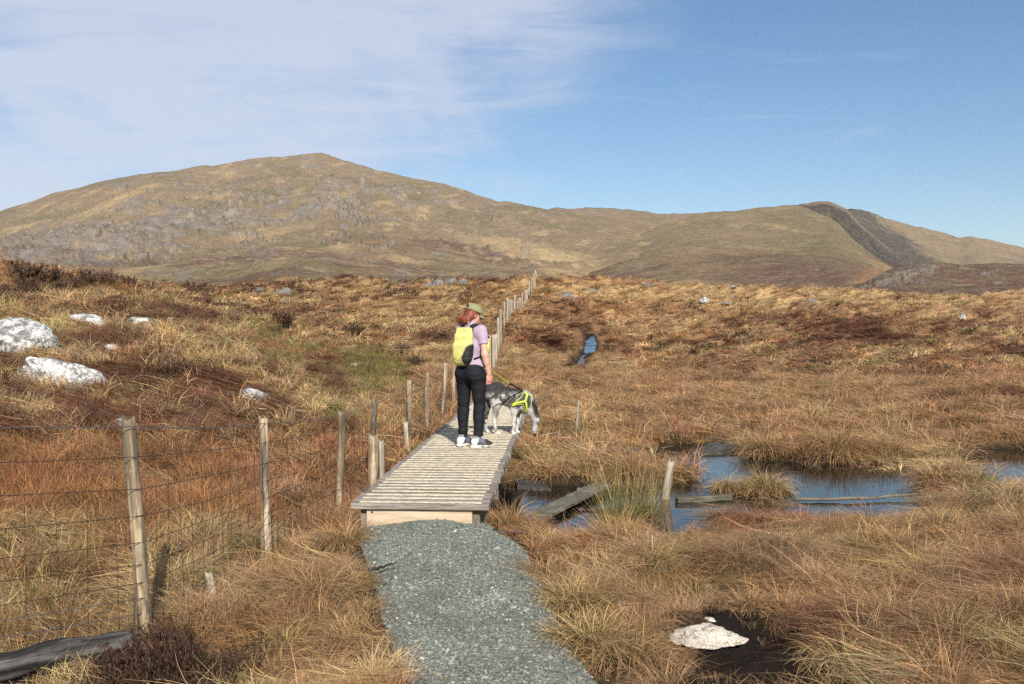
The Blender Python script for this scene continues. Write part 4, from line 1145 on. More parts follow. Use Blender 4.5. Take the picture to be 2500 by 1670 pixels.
# ------------------------------------------------------------------ boardwalk
bw = empty('boardwalk', (DECK_O[0], DECK_O[1], 0), -DECK_YAW)
tag(bw, 'timber boardwalk with cream grit strips crossing the bog', 'boardwalk')
_bm = [box_mesh('deck_board', DECK_W, .147, .048, .005, .0009, k, 6) for k in range(6)]
_gm = []
for k in range(3):
    _gm.append(box_mesh('grit_strip', .985, .044, .006, .001, .0012, 50 + k, 40))
rb = np.random.default_rng(3)
for i in range(N_BOARDS):
    me = _bm[rb.integers(0, 6)]
    jz = rb.normal(0, .0015)
    b_ = link('deck_board', me, DECKW, bw, (rb.normal(0, .006), (i + .5) * DECK_PITCH, DECK_Z - .024 + jz), (rb.normal(0, .006), 0, rb.normal(0, .0022)))
    link('grit_strip', _gm[rb.integers(0, 3)], GRIT, b_, (rb.normal(0, .004), -.002, .0255))
LD = N_BOARDS * DECK_PITCH
link('front_board', box_mesh('front_board', .85, .045, .22, .003, .0006, 4, 6), RAWW, bw, (-.005, .062, DECK_Z - .05 - .11))
for sx_ in (-1, 1):
    link('bearer', box_mesh('bearer', .055, LD - .1, .20, .004, 0, 5), BEAMW, bw, (sx_ * .455 - .005, LD / 2 + .03, DECK_Z - .052 - .10))
for k in range(1, 7):
    yk = k * LD / 6.5
    for sx_ in (-1, 1):
        link('leg', box_mesh('leg', .09, .09, .75, .006, .002, k), BEAMW, bw, (sx_ * .37, yk, DECK_Z - .45))
    link('cross_beam', box_mesh('cross_beam', .80, .07, .12, .005, .001, k), BEAMW, bw, (0, yk + .085, DECK_Z - .18))
link('bolt', tube_mesh('bolt', [(0, 0, 0), (0, -.006, 0)], .009, 10), BOLT, bw, (-.385, .038, DECK_Z - .075))
link('bolt', bpy.data.meshes['bolt'], BOLT, bw, (.20, .038, DECK_Z - .135))

# ------------------------------------------------------------------ fence
def post_mesh(name, h, rad, seed, nseg=28, nz=30, split=0.0, flat=False):
    r = np.random.default_rng(seed)
    th = np.linspace(0, 2 * np.pi, nseg, endpoint=False); zs = np.linspace(-.25, h, nz)
    T, Z = np.meshgrid(th, zs, indexing='xy')
    base = 1 + .10 * fbm2(np.cos(T) * 1.1 + seed, np.sin(T) * 1.1 + Z * .5, 3, seed) + .22 * fbm2(np.cos(T) * 3 + seed, np.sin(T) * 3 + Z * 1.1, 3, seed + 5)
    rr = rad * base * (1.06 - .10 * (Z / max(h, .1)))
    if split:
        kz = np.exp(-((Z - h * .22) / .035) ** 2) * np.exp(-((np.angle(np.exp(1j * (T + 1.2)))) / .7) ** 2)
        rr = rr * (1 - .55 * kz); rr = rr * (1 + .12 * sstep(h * .22, h * .1, Z))
    for c_ in range(4):
        ca = r.uniform(0, 6.28) + .25 * np.sin(Z * r.uniform(2, 6) + c_); cw = np.angle(np.exp(1j * (T - ca)))
        rr = rr * (1 - .28 * np.exp(-(cw / .16) ** 2) * (fbm2(Z * 2.2 + 9 * c_, Z * 0 + seed, 2, seed) > -.12))
    rr = rr * .94
    bend = .018 * np.sin(Z * 2.6 + seed)
    x = rr * np.cos(T) + bend; y = rr * np.sin(T) * (.35 if flat else 1) + .6 * bend
    zt = Z.copy(); zt[-1] += r.normal(0, rad * .4, nseg)
    V = np.stack([x.ravel(), y.ravel(), zt.ravel()], 1)
    Fs = []
    for j in range(nz - 1):
        for k in range(nseg):
            a = j * nseg + k; c = j * nseg + (k + 1) % nseg
            Fs.append((a, c, c + nseg, a + nseg))
    V = np.vstack([V, [[V[-nseg:, 0].mean(), V[-nseg:, 1].mean(), h + .004]]]); top = len(V) - 1; b0 = (nz - 1) * nseg
    Fs += [(b0 + k, b0 + (k + 1) % nseg, top) for k in range(nseg)]
    return mesh_np(name, V, Fs, True)
def stand(u_t, v_t, u_b, d, hmin=.0, hmax=9):
    "base point, height and lean of an upright whose top is seen at a pixel and whose foot stands d ahead"
    xb = (u_b - CU) / F_PX * d; zb = gz1(xb, d)
    t = at_d(u_t, v_t, d); h = float(np.clip(t[2] - zb, hmin, hmax)) if hmax < 9 else float(t[2] - zb)
    lean = math.atan2(t[0] - xb, h)
    return np.array([xb, d, zb]), h, lean
NEAR = [(322, 1025, 337, 5.1, .040, 1), (641, 1022, 649, 7.2, .038, 0), (813, 1007, 821, 9.3, .037, 0), (914, 979, 908, 11.6, .037, 0), (1003, 930, 998, 13.9, .040, 0), (1043, 910, 1044, 16.2, .038, 0), (1076, 887, 1083, 18.5, .041, 0), (1112, 876, 1109, 20.9, .040, 0)]
FARP = [(1184, 826, 1184, 26), (1195, 820, 1195, 28.3), (1205, 817, 1205, 30.2), (1210, 817, 1209, 32), (1217, 775, 1216, 35), (1223, 757, 1223, 38.5), (1231, 732, 1231, 44), (1239, 728, 1239, 47), (1245, 732, 1245, 49), (1250, 735, 1250, 51), (1257, 734, 1257, 53), (1264, 734, 1263, 55),
        (1270, 727, 1270, 57.5), (1275, 719, 1275, 60), (1283, 709, 1282, 63), (1288, 707, 1287, 66), (1292, 688, 1292, 69), (1298, 677, 1298, 73), (1303, 667, 1303, 79), (1306, 671, 1306, 86), (1311, 678, 1310, 95), (1313.5, 682, 1313, 104)]
fb = np.array([(337 - CU) / F_PX * 5.1, 5.1, 0]); fb[2] = gz1(fb[0], fb[1])
fence = empty('wire_fence', fb)
tag(fence, 'old stock fence of weathered posts and wire netting running on up the moor', 'fence')
POSTS = []      # (base, top)
p0 = np.array([-3.35, 3.3, gz1(-3.35, 3.3)])
o = link('post', post_mesh('post', 1.2, .04, 99), POSTW, fence, p0 - fb, (0, 0, 0)); POSTS.append((p0, p0 + [0, 0, 1.2], .04))
for i, (ut, vt, ub, d, rad, sp) in enumerate(NEAR):
    p, h, lean = stand(ut, vt, ub, d)
    o = link('post', post_mesh('post', h, rad, 20 + i, split=sp, nz=44 if i < 3 else 26), POSTW, fence, p - fb, (R(rb.normal(0, 1.0)), lean, rb.uniform(0, 6) if not sp else 0))
    if sp: o['label'] = 'cracked post split near its foot'
    POSTS.append((p, p + np.array([math.tan(lean) * h, 0, h]), rad))
    KEEP_CLEAR.append((p[0], p[1], .07))
for i, (ut, vt, ub, d) in enumerate(FARP):
    p, h, lean = stand(ut, vt, ub, d)
    h = float(np.clip(h, .95, 1.5))
    link('post', post_mesh('post', h, .045 + .0004 * d, 60 + i, 10, 8), POSTFAR, fence, p - fb, (0, lean, rb.uniform(0, 6)))
    POSTS.append((p, p + np.array([0, 0, h]), .05))
FR = [.97, .835, .69, .57, .45, .35, .27, .20, .13, .075]
NW = 9      # spans with separate wires near enough to be seen
for j, f in enumerate(FR):
    pts = []
    for a in range(NW):
        (b0, t0, r0_), (b1, t1, r1_) = POSTS[a], POSTS[a + 1] if a + 1 < len(POSTS) else POSTS[a]
        q0 = b0 + (t0 - b0) * f; q1 = b1 + (t1 - b1) * f
        for s_ in np.linspace(0, 1, 9)[:-1]:
            w_ = q0 + (q1 - q0) * s_; w_ = w_ + np.array([.042, -.01, -(.012 + .01 * math.sin(j * 2.3 + a)) * 4 * s_ * (1 - s_)])
            pts.append(w_ - fb)
    pts = pts[:-8 * (2 if j else 0)] if False else pts
    link('wire', tube_mesh('wire', pts, .0026 if j == 0 else .0021, 5), WIREG if j in (0, 7, 8, 9) else WIRE, fence)
# wire stays of the netting: hundreds of hair-thin pieces, one part
SV = []; SFc = []
def add_stay(a, b, w_=.0015):
    k = len(SV); n = np.array([w_, 0, 0]); m_ = np.array([0, w_, 0])
    for q in (a, b): SV.extend([q + n, q + m_, q - n, q - m_])
    for e in range(4): SFc.append((k + e, k + (e + 1) % 4, k + 4 + (e + 1) % 4, k + 4 + e))
for a in range(6):
    (b0, t0, _), (b1, t1, _) = POSTS[a], POSTS[a + 1]
    L_ = np.linalg.norm(b1 - b0); n_ = int(L_ / .155)
    for k in range(1, n_):
        s_ = k / n_; q0 = b0 + (b1 - b0) * s_ + [.042, -.01, 0]; q1 = t0 + (t1 - t0) * s_ + [.042, -.01, 0]
        j = rb.normal(0, .006)
        add_stay(q0 + (q1 - q0) * .075 - fb + [j, 0, 0], q0 + (q1 - q0) * .835 - fb - [j, 0, 0])
o = link('netting_stays', mesh_np('netting_stays', np.array(SV), SFc, False), WIRE, fence); o['kind'] = 'stuff'

# ------------------------------------------------------------------ loose timber
def stake(name, ut, vt, ub, d, rad, label, cat, seed, flat=False, mat=POSTW, vb=None, base_z_=None):
    if vb is not None:
        p = at_z(ub, vb, base_z_ if base_z_ is not None else .0); d = p[1]
        t = at_d(ut, vt, d); h = t[2] - p[2]; lean = math.atan2(t[0] - p[0], h)
    else:
        p, h, lean = stand(ut, vt, ub, d)
    o = link(name, post_mesh(name, h, rad, seed, 14, 12, 0, flat), mat, None, p, (0, lean, 0))
    KEEP_CLEAR.append((p[0], p[1], rad * 1.4))
    return tag(o, label, cat)
stake('cut_post', 907, 1067, 905, 9.0, .052, 'thick sawn-off post with a dark top hard against the boardwalk', 'post', 201)
stake('stake', 929, 1078, 926, 9.5, .030, 'short grey stake with a bleached tip behind the sawn-off post', 'stake', 202, mat=POSTFAR)
stake('board_stake', 991, 1033, 990, 13.1, .036, 'pale grey board set upright against a fence post', 'stake', 203, True, mat=POSTFAR)
p = hit(515, 1462)
stake('post_stump', 513, 1402, 515, float(p[1]), .030, 'short bleached stump of a post in grass between fence and path', 'stump', 204, mat=POSTFAR)
stake('pond_post', 1641, 1128, 1626, 0, .050, 'leaning grey post standing in the pond behind the rushes', 'post', 205, mat=POSTFAR, vb=1222, base_z_=-.02)
stake('thin_post', 1413, 979, 1409, 0, .024, 'thin upright stick post in open grass beyond the dog', 'post', 206, mat=POSTFAR, vb=1058, base_z_=.10)
stake('split_stake', 1474, 1088, 1475, 0, .032, 'short split stake beside the flat tan boards', 'stake', 207, True, mat=POSTFAR, vb=1120, base_z_=.05)
def lying(name, a, b, w_, th, label, cat, mat, seed, jit=.002, seg=10):
    a = np.asarray(a); b = np.asarray(b); L_ = np.linalg.norm(b - a); c = (a + b) / 2
    dr = (b - a) / L_
    o = link(name, box_mesh(name, L_, w_, th, min(.012, th * .25), jit, seed, seg), mat, None, c, (0, -math.asin(dr[2]), math.atan2(dr[1], dr[0])))
    return tag(o, label, cat)
pl0 = at_z(1322, 1256, .06); pl1 = at_z(1470, 1184, .075)
plank = lying('plank', pl0, pl1, .23, .045, 'wide rotting grey plank lying across the near water', 'plank', OLDW, 5, .0035, 16)
s0 = at_z(1417, 1226, -.02)
link('support_block', box_mesh('support_block', .05, .05, .22, .005, .003, 3), BEAMW, plank, plank.matrix_basis.inverted() @ Vector((s0[0] - .01, s0[1] + .04, .02)))
KEEP_CLEAR.append(((pl0[0] + pl1[0]) / 2, (pl0[1] + pl1[1]) / 2, .35))
lying('beam', at_z(1652, 1222, .025), at_z(1783, 1214, .035), .085, .07, 'squared pale beam floating beside the pond post', 'beam', OLDW, 6, .002)
def pole(name, pts, rad, label, mat, cat='pole'):
    P = np.array(pts); c = P.mean(0); NP_ = 14 if rad < .05 else 44; T = np.linspace(0, 1, NP_); s_ = np.linspace(0, 1, len(P))
    Q = np.stack([np.interp(T, s_, P[:, i]) for i in range(3)], 1) - c
    Q[1:-1] += np.random.default_rng(len(label)).normal(0, rad * (.25 if rad < .05 else .04), (NP_ - 2, 3))
    return tag(link(name, tube_mesh(name, Q, rad * np.linspace(1, .62, NP_), 8 if rad < .05 else 20), mat, None, c), label, cat)
pole('pole', [at_z(1938, 1219, .03), at_z(2080, 1217, .04), at_z(2236, 1206, .05)], .022, 'long thin bleached pole lying across the pond', OLDW)
pole('fallen_pole', [at_z(1318, 1064, .16), at_z(1360, 1056, .17), at_z(1402, 1048, .18)], .012, 'thin fallen pole leading to the stick post', POSTFAR)
la, lb = at_z(-120, 1672, .42), at_z(308, 1578, .34); ldir = Vector(lb - la)
log = link('log', post_mesh('log', ldir.length, .078, 333, 26, 80, 0), LOGW, None, la, ldir.to_track_quat('Z', 'Y').to_euler())
lco = np.empty(len(log.data.vertices) * 3, np.float32); log.data.vertices.foreach_get('co', lco); lco = lco.reshape(-1, 3).astype(float)
lco[:, :2] *= (1 + .30 * fbm3(lco * np.array((14, 14, 2.2)), 4, 6) + .12 * fbm3(lco * np.array((40, 40, 7)), 3, 8))[:, None]; log.data.vertices.foreach_set('co', lco.astype(np.float32).ravel())
tag(log, 'dark bleached log lying along the foot of the fence', 'log')
for q_ in np.linspace(0, 1, 9):
    g_ = la * (1 - q_) + lb * q_; KEEP_CLEAR.append((g_[0], g_[1] - .08, .13))
pole('stick', [at_z(900, 1392, .37), at_z(930, 1384, .38), at_z(966, 1374, .39)], .012, 'dark wet root lying at the left edge of the gravel', LOGW, 'stick')
pole('stick', [at_z(1412, 1244, .01), at_z(1450, 1246, .012), at_z(1500, 1250, .01)], .016, 'sodden dark stick floating on the near water', LOGW, 'stick')
pole('stick', [at_z(1205, 1298, .30), at_z(1245, 1302, .28), at_z(1290, 1297, .22)], .02, 'dark rotten branch on the mud where gravel meets boardwalk', LOGW, 'stick')

# ------------------------------------------------------------------ single plants that stand out
TINTS = {}
def plant_mat(tint, root, rm=.55):
    key = (tint, root, rm)
    if key not in TINTS: TINTS[key] = veg_material('plant %d' % len(TINTS), tint, root, rm)
    return TINTS[key]
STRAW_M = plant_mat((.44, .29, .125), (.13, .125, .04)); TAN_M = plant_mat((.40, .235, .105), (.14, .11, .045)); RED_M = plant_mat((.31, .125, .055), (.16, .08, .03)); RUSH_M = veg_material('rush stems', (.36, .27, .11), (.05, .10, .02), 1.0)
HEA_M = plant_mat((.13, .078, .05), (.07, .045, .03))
def dome(n, rad, h, r, w_=.0042, lean_bias=.0, droop=(.9, 2.6)):
    p, a = disc(n, rad * .55, r); az = a + r.normal(0, .5, n)
    q = np.hypot(p[:, 0], p[:, 1]) / (rad * .55)
    lean = np.clip(.12 + .65 * q + r.normal(0, .2, n), 0, 1.4); curl = r.uniform(*droop, n)
    L_ = h * r.uniform(.85, 1.75, n)
    p[:, 2] = h * .25 * (1 - q * q)
    A = blade_arrays(p, az, lean, curl, L_, r.uniform(.7, 1.3, n) * w_, r, 4, .5)
    A[0][:, 0] -= lean_bias * np.maximum(A[0][:, 2], 0) * .8
    return A
def tussock(u, v, rad, h, label, mat, seed, n=520, z=None, group='tussocks round the pond', name='grass_tussock', cat='tussock', droop=(.9, 2.6), kind=None, w_=.0045):
    p = at_z(u, v, .05 if z is None else z); p[2] = max(gz1(p[0], p[1]), -.02) - .01
    r = np.random.default_rng(seed)
    A = dome(n, rad, h, r, w_ * (1 + max(0, p[1] - 9) * .05), .18, droop)
    me = mesh_np(name, A[0], A[1], False, {'bc': ('FLOAT_COLOR', A[2])})
    o = link(name, me, mat, None, p, (0, 0, 0))
    return tag(o, label, cat, group)
tussock(1243, 1282, .28, .27, 'straw tussock spilling against the front corner of the boardwalk', TAN_M, 301, 800, .2)
tussock(1300, 1318, .26, .15, 'low tan tussock at the end of the wide plank', TAN_M, 302, 700, .14)
tussock(1350, 1350, .26, .16, 'round tan tussock beside the gravel edge', STRAW_M, 303, 600, .2)
tussock(1335, 1156, .32, .28, 'tan tussock with green base growing by the dark slab', STRAW_M, 304, 700)
tussock(1296, 1122, .28, .26, 'greenish tussock leaning on the boardwalk edge', STRAW_M, 314, 600)
tussock(1432, 1160, .32, .33, 'straw tussock with long loose blades beyond the plank', STRAW_M, 305, 700)
tussock(1550, 1164, .46, .36, 'big domed tan tussock behind the rushes', TAN_M, 306, 1100)
tussock(1655, 1172, .24, .24, 'small round tussock islanded in the pond by the leaning post', TAN_M, 307, 450, .0)
tussock(1868, 1206, .36, .24, 'broad straw tussock islanded in the middle of the pond', STRAW_M, 308, 900, .0)
tussock(1775, 1203, .20, .15, 'low dark fringed tussock at the tip of the pond island', STRAW_M, 309, 420, .0)
tussock(1870, 1106, .55, .32, 'domed tussock right of the grey pond slab', TAN_M, 310, 900)
tussock(2050, 1112, .66, .46, 'largest domed tussock overhanging the far bank with green base', TAN_M, 311, 1400)
tussock(2165, 1114, .48, .38, 'domed tussock next to the largest one on the far bank', TAN_M, 312, 900)
tussock(2300, 1176, .42, .24, 'low spreading tussock at the right end of the pond', TAN_M, 313, 800)
tussock(1510, 1356, .16, .26, 'upright straw clump at the near shore of the pond', STRAW_M, 315, 420, .12, droop=(.2, .9))
tussock(1700, 1356, .36, .16, 'tan tussock in front of the red sedge', TAN_M, 316, 700, .12)
tussock(1850, 1300, .42, .22, 'tangled red brown sedge clump at the near shore', RED_M, 317, 1000, .03, droop=(1.2, 3.0))
tussock(1955, 1285, .30, .2, 'smaller red sedge clump beside the tangled one', RED_M, 318, 600, .03, droop=(1.2, 3.0))
tussock(1530, 1290, .26, .20, 'tangle of dead bent rush stems at the foot of the green rushes', plant_mat((.44, .25, .10), (.30, .20, .08)), 319, 320, .0, droop=(1.4, 3.2))
# path-side tussocks that hang over the gravel
tussock(1330, 1400, .25, .14, 'tan tuft flopping over the gravel edge', TAN_M, 320, 420, .3, 'grass tufts along the gravel path')
tussock(1400, 1475, .34, .17, 'long straw tuft combed out over the gravel', STRAW_M, 321, 620, .28, 'grass tufts along the gravel path')
tussock(1450, 1570, .38, .18, 'thick straw tuft lapping over the gravel near the cream boulder', STRAW_M, 322, 760, .28, 'grass tufts along the gravel path')
tussock(840, 1350, .34, .20, 'dense tan tuft bulging against the left edge of the gravel', TAN_M, 323, 700, .2, 'grass tufts along the gravel path')
rt = np.random.default_rng(77)
for i, (u_, v_, s_) in enumerate([(1430, 1352, .9), (1490, 1402, .9), (1590, 1392, 1.0), (1700, 1420, .9), (1800, 1385, 1.0), (1925, 1450, 1.5), (2080, 1430, 1.1), (2165, 1345, 1.1), (2310, 1345, 1.2), (2130, 1262, 1.1), (2400, 1262, 1.1), (2260, 1430, 1.2), (2430, 1470, 1.2), (1560, 1560, .9), (1540, 1640, 1.0), (2170, 1575, 1.1), (2330, 1625, 1.2), (1985, 1350, 1.0), (2060, 1668, .8), (1640, 1475, .8), (1830, 1500, .7), (2290, 1265, 1.0), (1570, 1470, .7)]):
    tussock(u_, v_, .30 * s_, .165 * s_ * rt.uniform(.85, 1.15), ('windswept dry grass tussock close to the right edge of the gravel path' if u_ < 1650 else 'windswept dry grass tussock along the near shore of the pond' if v_ < 1360 else 'windswept dry grass tussock in the open bog beyond the cream boulder'), TAN_M if i % 3 else STRAW_M, 600 + i, int(560 * s_), .20, ('tussocks right of the path' if u_ < 1650 else 'tussocks on the near shore' if v_ < 1360 else 'tussocks in the open bog'), w_=.0034)
for i, (u_, v_, s_) in enumerate([(720, 1402, 1.1), (605, 1470, 1.0), (785, 1490, 1.1), (700, 1575, 1.0), (460, 1545, .9), (865, 1455, .8), (850, 1600, .9), (560, 1400, .9), (430, 1440, .8)]):
    tussock(u_, v_, .30 * s_, .16 * s_ * rt.uniform(.85, 1.15), 'windswept dry grass tussock on the verge between fence and gravel path', STRAW_M if i % 2 else TAN_M, 650 + i, int(560 * s_), .20, 'tussocks on the path verge', w_=.0034)
for i, (u_, v_, s_) in enumerate([(60, 1440, 1.0), (160, 1400, 1.0), (240, 1330, 1.0), (90, 1330, 1.1), (200, 1470, .8)]):
    tussock(u_, v_, .32 * s_, .18 * s_ * rt.uniform(.85, 1.15), 'pale dry grass tussock just behind the wire fence', STRAW_M, 680 + i, int(520 * s_), .32, 'tussocks behind the fence', w_=.0036)
def rush(u, v, rad, h, label, seed, n, z=.0, mat=None):
    p = at_z(u, v, z); r = np.random.default_rng(seed)
    q, a = disc(n, rad, r); az = a + r.normal(0, .6, n)
    A = blade_arrays(q, az, np.abs(r.normal(.05, .17, n)) + .25 * np.hypot(q[:, 0], q[:, 1]) / rad, r.uniform(-.1, .35, n), h * r.uniform(.55, 1.25, n), r.uniform(.004, .0075, n), r, 4, .1, .3)
    o = link('rush_clump', mesh_np('rush_clump', A[0], A[1], False, {'bc': ('FLOAT_COLOR', A[2])}), mat or RUSH_M, None, p)
    return tag(o, label, 'rushes')
rush(1520, 1276, .24, .56, 'tall green rush clump with straw tips growing in the pond', 401, 230)
rush(1590, 1270, .15, .42, 'green rush clump at the foot of the leaning pond post', 402, 120)
rush(2190, 1075, .30, .55, 'thin straw rushes rising behind the far bank tussocks', 403, 90, .1, plant_mat((.44, .32, .13), (.20, .17, .06)))
def heather_bush(u, v, s_, label, seed, z=None, n=2.2):
    p = hit(u, v); r = np.random.default_rng(seed)
    A = veg_arrays('heather', r, n, 2.0 + .06 * p[1]); V = A[0] * s_
    o = link('heather_bush', mesh_np('heather_bush', V, A[1], False, {'bc': ('FLOAT_COLOR', A[2])}), HEA_M, None, p)
    return tag(o, label, 'heather', 'heather bushes that stand out')
heather_bush(262, 697, 2.0, 'rounded dark heather bush on the crest of the left slope', 501)
heather_bush(212, 695, 2.0, 'bushy heather on the crest beside the rounded one', 502)
heather_bush(120, 692, 2.4, 'broad dark heather mass under the grassy top of the slope', 503)
heather_bush(60, 686, 2.4, 'dark heather mass at the highest shoulder of the slope', 508)
heather_bush(985, 872, 2.0, 'round purple brown heather bush below the yellow green strip', 504)
heather_bush(690, 802, 2.6, 'wide heather bush above the yellow green strip', 505)
heather_bush(862, 822, 2.3, 'heather bush in the grass behind the fence line', 506)
heather_bush(430, 918, 1.3, 'heather bush among the red brown mats', 507)
# ------------------------------------------------------------------ smooth bodies from blended primitives
class Field:
    def __init__(s, lo, hi, h):
        s.lo = np.array(lo, float); s.h = h
        s.n = np.ceil((np.array(hi) - s.lo) / h).astype(int) + 1
        s.f = np.full(s.n, 1.0, np.float32)
    def _win(s, lo, hi):
        a = np.clip(np.floor((np.array(lo) - s.lo) / s.h).astype(int), 0, s.n - 1); b = np.clip(np.ceil((np.array(hi) - s.lo) / s.h).astype(int) + 1, 1, s.n)
        ax = [s.lo[i] + s.h * np.arange(a[i], b[i]) for i in range(3)]
        return tuple(slice(a[i], b[i]) for i in range(3)), np.meshgrid(*ax, indexing='ij')
    def _blend(s, w_, d, k, sub=False):
        f = s.f[w_]
        if sub:
            s.f[w_] = np.maximum(f, -d); return
        if k <= 0: s.f[w_] = np.minimum(f, d); return
        hh = np.maximum(k - np.abs(f - d), 0) / k
        s.f[w_] = np.minimum(f, d) - hh * hh * k * .25
    def cap(s, a, b, ra, rb_=None, k=.03, cut=None):
        a = np.array(a, float); b = np.array(b, float); rb_ = ra if rb_ is None else rb_
        m_ = max(ra, rb_) + k + .03
        w_, (X, Y, Z) = s._win(np.minimum(a, b) - m_, np.maximum(a, b) + m_)
        ab = b - a; t = np.clip(((X - a[0]) * ab[0] + (Y - a[1]) * ab[1] + (Z - a[2]) * ab[2]) / (ab @ ab + 1e-12), 0, 1)
        d = np.sqrt((X - a[0] - ab[0] * t) ** 2 + (Y - a[1] - ab[1] * t) ** 2 + (Z - a[2] - ab[2] * t) ** 2) - (ra + (rb_ - ra) * t)
        if cut is not None:      # flat end: (point, outward normal)
            q, n = cut; d = np.maximum(d, (X - q[0]) * n[0] + (Y - q[1]) * n[1] + (Z - q[2]) * n[2])
        s._blend(w_, d, k); return s
    def ell(s, c, r, k=.03, rot=None, sub=False):
        c = np.array(c, float); r = np.array(r, float); m_ = r.max() + k + .03
        w_, (X, Y, Z) = s._win(c - m_, c + m_)
        P = np.stack([X - c[0], Y - c[1], Z - c[2]], -1)
        if rot is not None: P = P @ np.array(rot)            # rows: world -> local
        k0 = np.sqrt(((P / r) ** 2).sum(-1)); k1 = np.sqrt(((P / r ** 2) ** 2).sum(-1))
        s._blend(w_, k0 * (k0 - 1) / (k1 + 1e-9), k, sub); return s
    def clip(s, fn):
        ax = [s.lo[i] + s.h * np.arange(s.n[i]) for i in range(3)]
        X, Y, Z = np.meshgrid(*ax, indexing='ij'); s.f = np.maximum(s.f, fn(X, Y, Z)).astype(np.float32); return s
    def mesh(s):
        f = s.f; ins = f < 0
        c = sum(ins[i:f.shape[0] - 1 + i, j:f.shape[1] - 1 + j, k:f.shape[2] - 1 + k].astype(np.int8) for i in (0, 1) for j in (0, 1) for k in (0, 1))
        act = np.argwhere((c > 0) & (c < 8)); idx = -np.ones(c.shape, np.int64); idx[tuple(act.T)] = np.arange(len(act))
        off = [(i, j, k) for i in (0, 1) for j in (0, 1) for k in (0, 1)]
        val = {o: f[act[:, 0] + o[0], act[:, 1] + o[1], act[:, 2] + o[2]] for o in off}
        acc = np.zeros((len(act), 3)); cnt = np.zeros(len(act))
        for o in off:
            for ax in range(3):
                if o[ax]: continue
                p = list(o); p[ax] = 1; p = tuple(p)
                va, vb = val[o], val[p]; m_ = (va < 0) != (vb < 0)
                t = np.where(m_, va / (va - vb + 1e-12), 0)
                q = np.tile(np.array(o, float), (len(act), 1)); q[:, ax] += t
                acc += q * m_[:, None]; cnt += m_
        V = s.lo + (act + acc / cnt[:, None]) * s.h
        Fs = []
        for ax in range(3):
            sl0 = [slice(None)] * 3; sl1 = [slice(None)] * 3; sl0[ax] = slice(0, -1); sl1[ax] = slice(1, None)
            e = np.argwhere(ins[tuple(sl0)] != ins[tuple(sl1)]); o1, o2 = [(1, 2), (2, 0), (0, 1)][ax]
            e = e[(e[:, o1] > 0) & (e[:, o2] > 0) & (e[:, o1] < f.shape[o1] - 1) & (e[:, o2] < f.shape[o2] - 1)]
            def cell(d1, d2):
                q = e.copy(); q[:, o1] += d1; q[:, o2] += d2; return idx[tuple(q.T)]
            Q = np.stack([cell(-1, -1), cell(0, -1), cell(0, 0), cell(-1, 0)], 1)
            flip = ~ins[tuple(e.T)]; Q[flip] = Q[flip][:, ::-1]; Fs.append(Q)
        Fq = np.vstack(Fs); Fq = Fq[(Fq >= 0).all(1)]
        return V, Fq
def smooth_v(V, Fq, it=2, lam=.5):
    n = len(V); 
    for _ in range(it):
        acc = np.zeros_like(V); cnt = np.zeros(n)
        for a in range(4):
            b = (a + 1) % 4
            np.add.at(acc, Fq[:, a], V[Fq[:, b]]); np.add.at(acc, Fq[:, b], V[Fq[:, a]]); np.add.at(cnt, Fq[:, a], 1); np.add.at(cnt, Fq[:, b], 1)
        V = V + lam * (acc / np.maximum(cnt, 1)[:, None] - V)
    return V
def vert_normals(V, Fq):
    n = np.cross(V[Fq[:, 2]] - V[Fq[:, 0]], V[Fq[:, 3]] - V[Fq[:, 1]]); N = np.zeros_like(V)
    for a in range(4): np.add.at(N, Fq[:, a], n)
    return N / (np.linalg.norm(N, axis=1)[:, None] + 1e-12)
def col_material(name, rough=.8, spec=.2, bump=0.0, sc=60, sheen=0.0, sss=0.0):
    m, t, b = material(name); co = t.new('ShaderNodeTexCoord').outputs['Object']
    n = t.noise(co, sc, 4, .6)
    c = t.mix(1.0, t.attr('col'), t.ramp(n, [(.3, (.84, .84, .84)), (.7, (1, 1, 1))]), 'MULTIPLY')
    t.set(b.inputs['Base Color'], c); b.inputs['Roughness'].default_value = rough; b.inputs['Specular IOR Level'].default_value = spec
    b.inputs['Sheen Weight'].default_value = sheen
    if sss: b.inputs['Subsurface Weight'].default_value = sss; b.inputs['Subsurface Radius'].default_value = (.01, .004, .002)
    if bump: t.set(b.inputs['Normal'], t.bump(n, bump, .01))
    return m
def field_obj(name, fld, mat, parent, colfn=None, it=1, wr=None):
    V, Fq = fld.mesh(); V = smooth_v(V, Fq, it)
    if wr is not None:
        N = vert_normals(V, Fq); V = V + N * wr(V)[:, None]
    at = {'col': ('FLOAT_COLOR', colfn(V))} if colfn else None
    return link(name, mesh_np(name, V, Fq, True, at), mat, parent), V, Fq
SKIN = col_material('skin', .5, .35, .1, 120, 0, .15)
CLOTH = col_material('knit cloth', .9, .15, .25, 200, .2)
def flat(c): return lambda V: np.tile(np.array(c, float), (len(V), 1))

